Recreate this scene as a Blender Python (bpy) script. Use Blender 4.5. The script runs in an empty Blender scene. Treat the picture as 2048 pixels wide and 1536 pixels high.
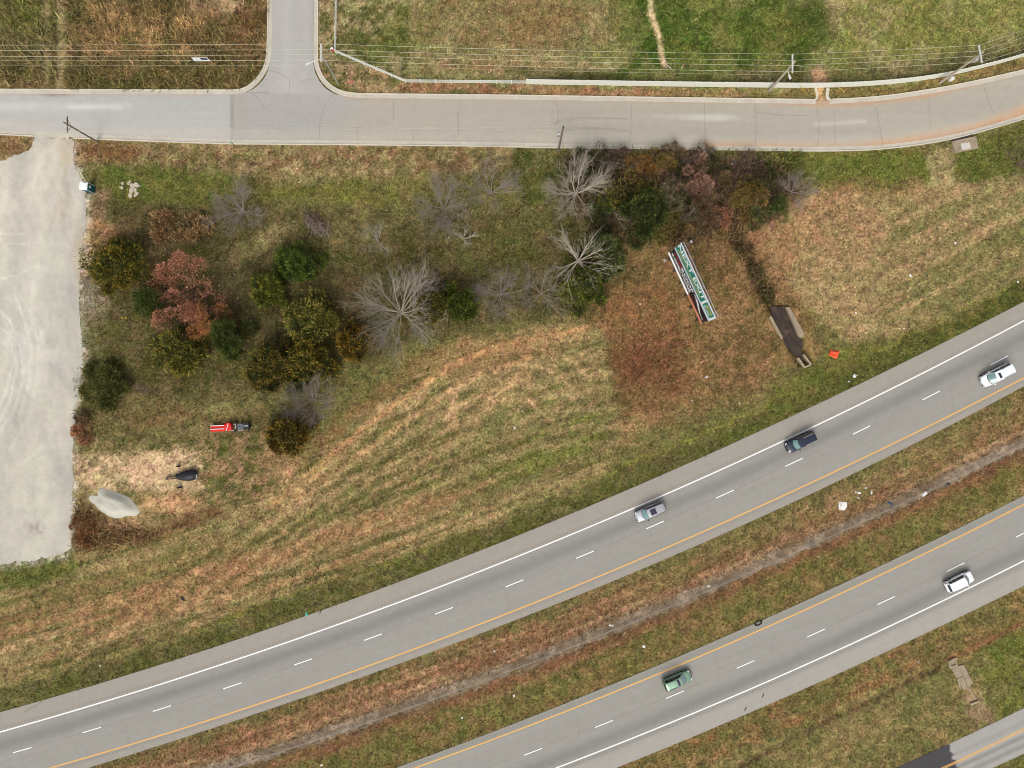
import bpy, math, random
import numpy as np
from mathutils import Vector, Matrix

R = math.radians
rng = np.random.default_rng(7)
random.seed(7)

# ------------------------------------------------------------------ camera, light, exposure
S = 12.5            # photograph pixels per metre on the ground
H = 118.0           # height of the drone above the ground
sc = bpy.context.scene
col = sc.collection
cam_d = bpy.data.cameras.new('camera')
cam_d.sensor_fit = 'HORIZONTAL'
cam_d.angle = 2 * math.atan(1024 / S / H)
cam_d.clip_end = 6000
cam = bpy.data.objects.new('camera', cam_d)
cam.location = (0, 0, H)
col.objects.link(cam)
sc.camera = cam

SUN_EL, SUN_AZ = 50.0, 190.0     # degrees above horizon, compass azimuth (clockwise from image top)
world = bpy.data.worlds.new('World')
sc.world = world
world.use_nodes = True
wn = world.node_tree.nodes
bg = wn['Background']
sky = wn.new('ShaderNodeTexSky')
sky.sky_type = 'NISHITA'
sky.sun_disc = False
sky.sun_elevation = R(SUN_EL)
sky.sun_rotation = R(SUN_AZ)
sky.dust_density = 4.0
sky.air_density = 1.0
hs = wn.new('ShaderNodeHueSaturation')      # a thin white overcast: the sky keeps its light, little of its blue
hs.inputs['Saturation'].default_value = 0.30
world.node_tree.links.new(sky.outputs[0], hs.inputs['Color'])
world.node_tree.links.new(hs.outputs[0], bg.inputs[0])
bg.inputs[1].default_value = 0.15
sun_d = bpy.data.lights.new('sun', 'SUN')
sun_d.energy = 1.2
sun_d.angle = R(30)
sun_d.color = (1.0, 0.93, 0.82)
sun = bpy.data.objects.new('sun', sun_d)
az = R(SUN_AZ)
sdir = Vector((math.sin(az) * math.cos(R(SUN_EL)), math.cos(az) * math.cos(R(SUN_EL)), math.sin(R(SUN_EL))))
sun.rotation_euler = sdir.to_track_quat('Z', 'Y').to_euler()
sun.location = (0, 0, 60)
col.objects.link(sun)
sc.view_settings.view_transform = 'Standard'
sc.view_settings.look = 'None'
sc.view_settings.gamma = 1
sc.view_settings.use_curve_mapping = False
sc.view_settings.exposure = 0.27
sc.cycles.filter_width = 0.95
K_LIGHT = 1.35       # display value of a flat white albedo, used to turn seen colours into albedos

# ------------------------------------------------------------------ helpers
def at(px, py, z=0.0):
    """ground-plan position of something seen at a photograph pixel and standing z above the ground"""
    k = (H - z) / H / S
    return Vector(((px - 1024) * k, (768 - py) * k, z))

def lin(c):
    c = np.asarray(c, float) / 255
    return np.where(c <= 0.04045, c / 12.92, ((c + 0.055) / 1.055) ** 2.4)

def alb(r, g, b):
    return np.clip(lin((r, g, b)) / K_LIGHT, 0, 0.85)

def h2(ix, iy, seed):
    n = (ix.astype(np.int64) * 374761393 + iy.astype(np.int64) * 668265263 + seed * 974711) & 0xFFFFFFFF
    n = ((n ^ (n >> 13)) * 1274126177) & 0xFFFFFFFF
    n = ((n ^ (n >> 16)) * 2246822519) & 0xFFFFFFFF
    return ((n ^ (n >> 15)) & 0xFFFFFF) / float(0xFFFFFF)

def vnoise(x, y, seed):
    ix, iy = np.floor(x), np.floor(y)
    fx, fy = x - ix, y - iy
    fx = fx * fx * (3 - 2 * fx)
    fy = fy * fy * (3 - 2 * fy)
    a = h2(ix, iy, seed); b = h2(ix + 1, iy, seed)
    c = h2(ix, iy + 1, seed); d = h2(ix + 1, iy + 1, seed)
    return (a * (1 - fx) + b * fx) * (1 - fy) + (c * (1 - fx) + d * fx) * fy

def fbm(x, y, octs=4, seed=0, gain=0.55):
    s = 0; a = 1; t = 0
    for o in range(octs):
        s = s + a * vnoise(x * 2 ** o + 17.3 * o, y * 2 ** o - 9.1 * o, seed + o)
        t += a; a *= gain
    return s / t

def sstep(a, b, x):
    t = np.clip((x - a) / (b - a), 0, 1)
    return t * t * (3 - 2 * t)

def tag(o, label=None, cat=None, group=None, kind=None):
    if label: o['label'] = label
    if cat: o['category'] = cat
    if group: o['group'] = group
    if kind: o['kind'] = kind
    return o

def empty(name, loc, rz=0):
    o = bpy.data.objects.new(name, None)
    o.empty_display_size = 0.3
    o.location = loc
    o.rotation_euler = (0, 0, rz)
    col.objects.link(o)
    return o

def thing(name, loc, rz, label, cat, group=None):
    return tag(empty(name, loc, rz), label, cat, group)

def link(name, me, m=None, parent=None):
    o = bpy.data.objects.new(name, me)
    if m is not None: me.materials.append(m)
    col.objects.link(o)
    if parent is not None: o.parent = parent
    return o

def copy_tree(o, parent=None):
    c = o.copy()
    col.objects.link(c)
    if parent is not None: c.parent = parent
    for ch in list(o.children): copy_tree(ch, c)
    return c

def np_mesh(name, verts, faces, colors=None, smooth=False):
    """verts (N,3), faces (M,k) of equal size k, colors (N,3) point colours"""
    me = bpy.data.meshes.new(name)
    verts = np.asarray(verts, np.float32); faces = np.asarray(faces, np.int32)
    k = faces.shape[1]
    me.vertices.add(len(verts)); me.vertices.foreach_set('co', verts.ravel())
    me.loops.add(faces.size); me.loops.foreach_set('vertex_index', faces.ravel())
    me.polygons.add(len(faces))
    me.polygons.foreach_set('loop_start', np.arange(0, faces.size, k, dtype=np.int32))
    if smooth: me.polygons.foreach_set('use_smooth', np.ones(len(faces), bool))
    if colors is not None:
        ca = me.color_attributes.new('Col', 'FLOAT_COLOR', 'POINT')
        cc = np.ones((len(verts), 4), np.float32); cc[:, :3] = colors
        ca.data.foreach_set('color', cc.ravel())
    me.update(calc_edges=True)
    return me

class MB:
    """collects boxes, tubes and polygons and links them as one mesh object"""
    def __init__(s): s.v = []; s.f = []
    def add(s, vs, fs):
        b = len(s.v); s.v += [tuple(v) for v in vs]; s.f += [tuple(i + b for i in f) for f in fs]; return s
    def box(s, c, size, M=None, taper=1.0):
        x, y, z = [d / 2 for d in size]
        vs = [Vector((a * x * (taper if d > 0 else 1), b * y * (taper if d > 0 else 1), d * z)) for d in (-1, 1) for b in (-1, 1) for a in (-1, 1)]
        if M is not None: vs = [M @ v for v in vs]
        vs = [v + Vector(c) for v in vs]
        return s.add(vs, [(0, 2, 3, 1), (4, 5, 7, 6), (0, 1, 5, 4), (2, 6, 7, 3), (0, 4, 6, 2), (1, 3, 7, 5)])
    def bar(s, p, q, w, h):
        p, q = Vector(p), Vector(q); d = q - p
        M = d.to_track_quat('X', 'Z').to_matrix()
        return s.box((p + q) / 2, (d.length, w, h), M)
    def tube(s, p, q, r0, r1=None, n=8, cap=True):
        r1 = r0 if r1 is None else r1
        p, q = Vector(p), Vector(q); d = (q - p)
        M = d.to_track_quat('Z', 'Y').to_matrix()
        vs = []
        for c, r in ((p, r0), (q, r1)):
            for i in range(n):
                a = 2 * math.pi * i / n
                vs.append(c + M @ Vector((math.cos(a) * r, math.sin(a) * r, 0)))
        fs = [(i, (i + 1) % n, n + (i + 1) % n, n + i) for i in range(n)]
        if cap: fs += [tuple(range(n))[::-1], tuple(range(n, 2 * n))]
        return s.add(vs, fs)
    def prism(s, pts, z0, z1):
        n = len(pts)
        vs = [(p[0], p[1], z0) for p in pts] + [(p[0], p[1], z1) for p in pts]
        return s.add(vs, [tuple(range(n))[::-1], tuple(range(n, 2 * n))] + [(i, (i + 1) % n, n + (i + 1) % n, n + i) for i in range(n)])
    def lathe(s, prof, n=16, c=(0, 0, 0), axis='Z'):
        vs = []; fs = []
        for r, z in prof:
            for i in range(n):
                a = 2 * math.pi * i / n
                p = (r * math.cos(a), r * math.sin(a), z)
                if axis == 'Y': p = (p[0], p[2], p[1])
                vs.append((p[0] + c[0], p[1] + c[1], p[2] + c[2]))
        for k in range(len(prof) - 1):
            for i in range(n):
                fs.append((k * n + i, k * n + (i + 1) % n, (k + 1) * n + (i + 1) % n, (k + 1) * n + i))
        fs += [tuple(range(n))[::-1], tuple(range((len(prof) - 1) * n, len(prof) * n))]
        return s.add(vs, fs)
    def build(s, name, m, parent=None, smooth=False, sub=0, bevel=0):
        me = bpy.data.meshes.new(name); me.from_pydata(s.v, [], s.f); me.update()
        if smooth: me.polygons.foreach_set('use_smooth', [True] * len(me.polygons))
        o = link(name, me, m, parent)
        if bevel:
            b = o.modifiers.new('bevel', 'BEVEL'); b.width = bevel; b.segments = 2; b.limit_method = 'ANGLE'
        if sub:
            u = o.modifiers.new('sub', 'SUBSURF'); u.levels = u.render_levels = sub
        return o

# ------------------------------------------------------------------ materials
def mat(name, color=(.5, .5, .5), rough=0.7, metal=0.0, grain=0.0, gscale=8.0, coat=0.0, attr=False, spec=0.3, grain2=0.0, g2scale=2.0, bump=0.0, tint=None, stretch=None):
    m = bpy.data.materials.new(name); m.use_nodes = True
    nt = m.node_tree; N = nt.nodes; Lk = nt.links
    b = N['Principled BSDF']
    b.inputs['Roughness'].default_value = rough
    b.inputs['Metallic'].default_value = metal
    b.inputs['Specular IOR Level'].default_value = spec
    b.inputs['Coat Weight'].default_value = coat
    b.inputs['Coat Roughness'].default_value = 0.05
    if attr:
        a = N.new('ShaderNodeAttribute'); a.attribute_name = 'Col'; src = a.outputs['Color']
    else:
        c = N.new('ShaderNodeRGB'); c.outputs[0].default_value = (*[float(x) for x in color], 1); src = c.outputs[0]
    tc = N.new('ShaderNodeTexCoord'); co = tc.outputs['Object']
    if stretch:
        mp = N.new('ShaderNodeMapping'); mp.inputs['Scale'].default_value = stretch[0]; mp.inputs['Rotation'].default_value = (0, 0, stretch[1])
        Lk.new(co, mp.inputs[0]); co = mp.outputs[0]
    def mul(src, sc_, amt, det, rgh=0.65):
        n = N.new('ShaderNodeTexNoise'); n.inputs['Scale'].default_value = sc_; n.inputs['Detail'].default_value = det; n.inputs['Roughness'].default_value = rgh
        Lk.new(co, n.inputs['Vector'])
        mr = N.new('ShaderNodeMapRange'); mr.inputs['From Min'].default_value = 0.28; mr.inputs['From Max'].default_value = 0.72
        mr.inputs['To Min'].default_value = 1 - amt; mr.inputs['To Max'].default_value = 1 + amt
        Lk.new(n.outputs['Fac'], mr.inputs[0])
        v = N.new('ShaderNodeVectorMath'); v.operation = 'SCALE'
        Lk.new(src, v.inputs[0]); Lk.new(mr.outputs[0], v.inputs['Scale'])
        return v.outputs[0], n.outputs['Fac']
    fac = None
    if tint is not None:   # (colour, scale, amount): patches of a second colour of the material itself
        n = N.new('ShaderNodeTexNoise'); n.inputs['Scale'].default_value = tint[1]; n.inputs['Detail'].default_value = 5
        Lk.new(co, n.inputs['Vector'])
        mr = N.new('ShaderNodeMapRange'); mr.inputs['From Min'].default_value = 0.45; mr.inputs['From Max'].default_value = 0.65; mr.inputs['To Max'].default_value = tint[2]
        Lk.new(n.outputs['Fac'], mr.inputs[0])
        mx = N.new('ShaderNodeMix'); mx.data_type = 'RGBA'
        Lk.new(mr.outputs[0], mx.inputs[0]); Lk.new(src, mx.inputs[6]); mx.inputs[7].default_value = (*[float(x) for x in tint[0]], 1)
        src = mx.outputs[2]
    if grain: src, fac = mul(src, gscale, grain, 6, 0.75)
    if grain2: src, f2 = mul(src, g2scale, grain2, 4)
    Lk.new(src, b.inputs['Base Color'])
    if bump and fac is not None:
        bp = N.new('ShaderNodeBump'); bp.inputs['Strength'].default_value = bump; bp.inputs['Distance'].default_value = 0.05
        Lk.new(fac, bp.inputs['Height']); Lk.new(bp.outputs[0], b.inputs['Normal'])
    return m

M = {}
M['ground'] = mat('ground_soil_and_grass', attr=True, rough=0.95, grain=0.8, gscale=2.4, grain2=0.16, g2scale=0.7, bump=0.6, spec=0.1)
M['tuft'] = mat('grass_blades', attr=True, rough=0.9, spec=0.15)
M['road'] = mat('worn_asphalt', attr=True, rough=0.9, grain=0.15, gscale=7, grain2=0.05, g2scale=0.8, spec=0.2)
M['gravel'] = mat('crushed_limestone', attr=True, rough=0.95, grain=0.16, gscale=5, grain2=0.06, g2scale=0.5, bump=0.4, spec=0.1)
M['kerb'] = mat('pale_concrete', alb(222, 214, 196), 0.85, grain=0.14, gscale=4, grain2=0.1, g2scale=0.6)
M['gutter'] = mat('gutter_concrete', alb(206, 198, 182), 0.9, grain=0.12, gscale=3, grain2=0.12, g2scale=0.5)
M['concrete'] = mat('weathered_concrete', alb(166, 150, 126), 0.9, grain=0.25, gscale=3, grain2=0.15, g2scale=0.8, bump=0.3)
M['concrete_pale'] = mat('clean_concrete', alb(215, 208, 200), 0.9, grain=0.1, gscale=4)
M['white_paint'] = mat('white_road_paint', (.78, .78, .76), 0.7, grain=0.12, gscale=6)
M['yellow_paint'] = mat('yellow_road_paint', alb(248, 188, 100), 0.7, grain=0.12, gscale=6)
M['crack'] = mat('tar_crack', alb(142, 134, 122), 0.8)
M['rumble'] = mat('milled_asphalt', alb(148, 142, 132), 0.95)
M['vinyl'] = mat('white_vinyl', alb(238, 240, 228), 0.5, grain=0.05, gscale=2)
M['bark_pale'] = mat('pale_grey_bark', alb(188, 176, 162), 0.9, grain=0.25, gscale=5)
M['bark_grey'] = mat('grey_bark', alb(170, 156, 148), 0.9, grain=0.25, gscale=5)
M['bark_brown'] = mat('brown_bark', alb(150, 126, 114), 0.9, grain=0.25, gscale=5)
M['bark_dark'] = mat('dark_bark', alb(70, 58, 48), 0.9, grain=0.25, gscale=5)
M['bark_white'] = mat('bleached_bark', alb(204, 192, 174), 0.9, grain=0.2, gscale=5)
M['leaf'] = mat('foliage', attr=True, rough=0.75, spec=0.25)
M['pole_wood'] = mat('weathered_pole_wood', alb(190, 177, 158), 0.9, grain=0.25, gscale=6)
M['pole_dark'] = mat('creosoted_pole_wood', alb(128, 117, 103), 0.9, grain=0.25, gscale=6)
M['galv'] = mat('galvanised_steel', alb(190, 190, 185), 0.45, 0.3)
M['wire'] = mat('aluminium_wire', alb(215, 218, 190), 0.5, 0.2)
M['ceramic'] = mat('pale_insulator', alb(225, 225, 220), 0.3)
M['tyre'] = mat('tyre_rubber', (.012, .012, .013), 0.85)
M['rim'] = mat('alloy_rim', (.55, .55, .56), 0.35, 0.7)
M['glass_teal'] = mat('sky_toned_windscreen', alb(112, 150, 148), 0.08, coat=0.5, spec=0.5)  # teal base colour stands for the sky reflected in the windscreen
M['glass_grey'] = mat('pale_windscreen', alb(150, 165, 170), 0.08, coat=0.5, spec=0.5)
M['glass_dark'] = mat('dark_glass', (.012, .014, .02), 0.06, coat=0.6, spec=0.5)
M['sunroof'] = mat('dark_sunroof_glass', alb(52, 50, 72), 0.1, coat=0.4)
M['black_trim'] = mat('black_trim', (.015, .015, .017), 0.5)
M['lamp_clear'] = mat('clear_headlamp', alb(245, 245, 240), 0.1, coat=0.5)
M['lamp_red'] = mat('red_tail_lamp', alb(170, 40, 45), 0.2, coat=0.5)
M['car_silver'] = mat('silver_car_paint', alb(182, 184, 190), 0.35, 0.3, coat=0.5)
M['car_navy'] = mat('navy_car_paint', alb(44, 50, 70), 0.35, 0.2, coat=0.5)
M['car_white'] = mat('white_car_paint', (.84, .85, .86), 0.35, coat=0.5)
M['car_cream'] = mat('white_van_paint', (.74, .78, .80), 0.35, coat=0.5)
M['car_green'] = mat('pale_green_car_paint', alb(140, 174, 150), 0.35, 0.3, coat=0.5)
M['chrome'] = mat('polished_rail', (.85, .85, .85), 0.25, 0.6)

# ------------------------------------------------------------------ curves of the place (photograph pixels -> ground plan)
def fit(pts, deg=3):
    p = np.array(pts, float)
    c = np.polyfit((p[:, 0] - 1024) / 1000, p[:, 1], deg)
    d = np.polyder(c)
    def f(x):
        x = np.asarray(x, float)
        xc = np.clip(x, -150, 2200)
        t = (xc - 1024) / 1000
        return np.polyval(c, t) + np.polyval(d, t) / 1000 * (x - xc)
    return f

e1t = fit([(0, 1424), (560, 1252), (858, 1140), (1180, 1009), (1525, 860), (1740, 760), (2048, 602)])
w1 = fit([(0, 1464), (560, 1289.8), (967, 1140), (1180, 1052.7), (1612, 860), (1740, 799.8), (2048, 641)])
d1 = fit([(45, 1500), (184, 1460), (324, 1417), (465, 1371), (606, 1324), (746, 1274), (888, 1221.5), (1029, 1166.8), (1170, 1110), (1310, 1049.5), (1449.5, 988), (1588, 925), (1723, 859.5), (1862, 791), (1998, 721)])
y1 = fit([(100, 1536), (560, 1393), (1120, 1185), (1322, 1100), (1740, 909), (1842, 860), (2048, 756)])
e1b = fit([(175, 1536), (560, 1413), (997, 1249), (1120, 1206), (1284, 1140), (1374, 1100), (1740, 931), (1880, 860), (2048, 773)])
e2t = fit([(791, 1536), (1120, 1411), (1524, 1240), (1680, 1170), (2048, 991)], 2)
y2 = fit([(829, 1536), (1120, 1427.5), (1563, 1240), (1690, 1184), (2048, 1008.5)], 2)
d2 = fit([(1066, 1503.5), (1208, 1447.5), (1350, 1389), (1491, 1329), (1632, 1266), (1772, 1201), (1911, 1134), (2049, 1065.5)], 2)
w2 = fit([(1112, 1536), (1600, 1335), (1680, 1298), (1802, 1240), (1932, 1180), (2048, 1121)], 2)
e2b = fit([(1232, 1536), (1600, 1381), (1680, 1346), (2031, 1180), (2048, 1171)], 2)
f_t = fit([(1792, 1536), (1895.5, 1489), (2048, 1416)], 2)
f_y = fit([(1886, 1536), (1965, 1499), (2048, 1458)], 2)
f_b = fit([(1985, 1536), (2048, 1507)], 1)
med = fit([(400, 1550), (560, 1502), (844, 1398), (970, 1359), (1120, 1301), (1311, 1226), (1421, 1175), (1530, 1131), (1607, 1091), (1727, 1037), (1848, 985), (1955, 931), (2048, 888)])

def pw(pts):
    p = np.array(pts, float)
    # smooth piecewise curve through the points
    def f(x):
        x = np.asarray(x, float)
        y = np.interp(x, p[:, 0], p[:, 1])
        lo = p[0, 1] + (p[1, 1] - p[0, 1]) / (p[1, 0] - p[0, 0]) * (x - p[0, 0])
        hi = p[-1, 1] + (p[-1, 1] - p[-2, 1]) / (p[-1, 0] - p[-2, 0]) * (x - p[-1, 0])
        return np.where(x < p[0, 0], lo, np.where(x > p[-1, 0], hi, y))
    def g(x):
        x = np.asarray(x, float)
        w = np.array([-1, -.5, 0, .5, 1]) * 45
        return sum(f(x + k) for k in w) / 5
    return g
# kerb lines (outer face) of the local road
kt = pw([(0, 177), (444, 180.5), (706, 187), (805, 187.5), (1044, 190), (1300, 194), (1556, 197.5), (1660, 199), (1775, 191.7), (1921, 168), (2048, 138.8)])
kb = pw([(0, 270), (205, 280), (458, 289), (700, 290.5), (942, 293), (1112, 296.7), (1300, 299), (1410, 300.5), (1665, 303.5), (1775, 299.5), (1902, 281), (1994, 255.7), (2048, 239)])

def toworld(pts, z=0.0):
    p = np.asarray(pts, float)
    return np.stack([(p[:, 0] - 1024) / S, (768 - p[:, 1]) / S, np.full(len(p), z)], 1)

# ------------------------------------------------------------------ painting of the land cover: layers of soft shapes
def seg_dist(X, Y, a, b):
    dx, dy = b[0] - a[0], b[1] - a[1]
    L = dx * dx + dy * dy + 1e-9
    t = np.clip(((X - a[0]) * dx + (Y - a[1]) * dy) / L, 0, 1)
    return np.hypot(X - a[0] - t * dx, Y - a[1] - t * dy)

def inside(X, Y, pts):
    r = np.zeros(X.shape, bool); n = len(pts)
    for i in range(n):
        x0, y0 = pts[i]; x1, y1_ = pts[(i + 1) % n]
        c = ((y0 > Y) != (y1_ > Y))
        xi = (x1 - x0) * (Y - y0) / (y1_ - y0 + 1e-12) + x0
        r ^= c & (X < xi)
    return r

def shape_mask(kind, g, X, Y, fe):
    if kind == 'P':
        d = np.full(X.shape, 1e9)
        for i in range(len(g)): d = np.minimum(d, seg_dist(X, Y, g[i], g[(i + 1) % len(g)]))
        d = np.where(inside(X, Y, g), -d, d)
        return 1 - sstep(-fe, fe, d)
    if kind == 'E':
        cx, cy, rx, ry = g[:4]; a = R(g[4]) if len(g) > 4 else 0
        u = (X - cx) * math.cos(a) + (Y - cy) * math.sin(a); v = -(X - cx) * math.sin(a) + (Y - cy) * math.cos(a)
        q = np.hypot(u / rx, v / ry); k = fe / min(rx, ry)
        return 1 - sstep(1 - k, 1 + k, q)
    if kind == 'L':
        pts, w = g; d = np.full(X.shape, 1e9)
        for i in range(len(pts) - 1): d = np.minimum(d, seg_dist(X, Y, pts[i], pts[i + 1]))
        return 1 - sstep(w - fe, w + fe, d)
    if kind == 'B':      # band between two curves y(x) with offsets
        f0, o0, f1, o1 = g
        return sstep(-fe, fe, Y - f0(X) - o0) * (1 - sstep(-fe, fe, Y - f1(X) - o1))

def paint(X, Y, base, layers, warp=7.0, seed=3):
    """X, Y in photograph pixels; returns colours"""
    out = np.tile(np.asarray(base), (len(X), 1)).astype(float)
    xm, ym = X / S, Y / S
    wx = X + (fbm(xm * .35, ym * .35, 4, seed + 50) - .5) * 2 * warp * 2.2
    wy = Y + (fbm(xm * .35 + 40, ym * .35, 4, seed + 60) - .5) * 2 * warp * 2.2
    sd = (Y - w1(X)) / S * .92; ss = X / S
    for i, (kind, g, c, op, fe, brk, ns) in enumerate(layers):
        if kind == 'L': m = shape_mask(kind, g, X + (wx - X) * .3, Y + (wy - Y) * .3, fe)
        else: m = shape_mask(kind, g, wx, wy, fe)
        if brk:
            if ns < 0: n = fbm(ss * .045 / -ns + 3 * i, sd * 1.1 / -ns, 4, seed + 7 * i)
            else: n = fbm(xm / ns, ym / ns + 13 * i, 5, seed + 7 * i, 0.65)
            m = m * (1 - brk + brk * sstep(.44, .56, n))
        m = (m * op)[:, None]
        out = out * (1 - m) + np.asarray(c) * m
    return out

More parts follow.
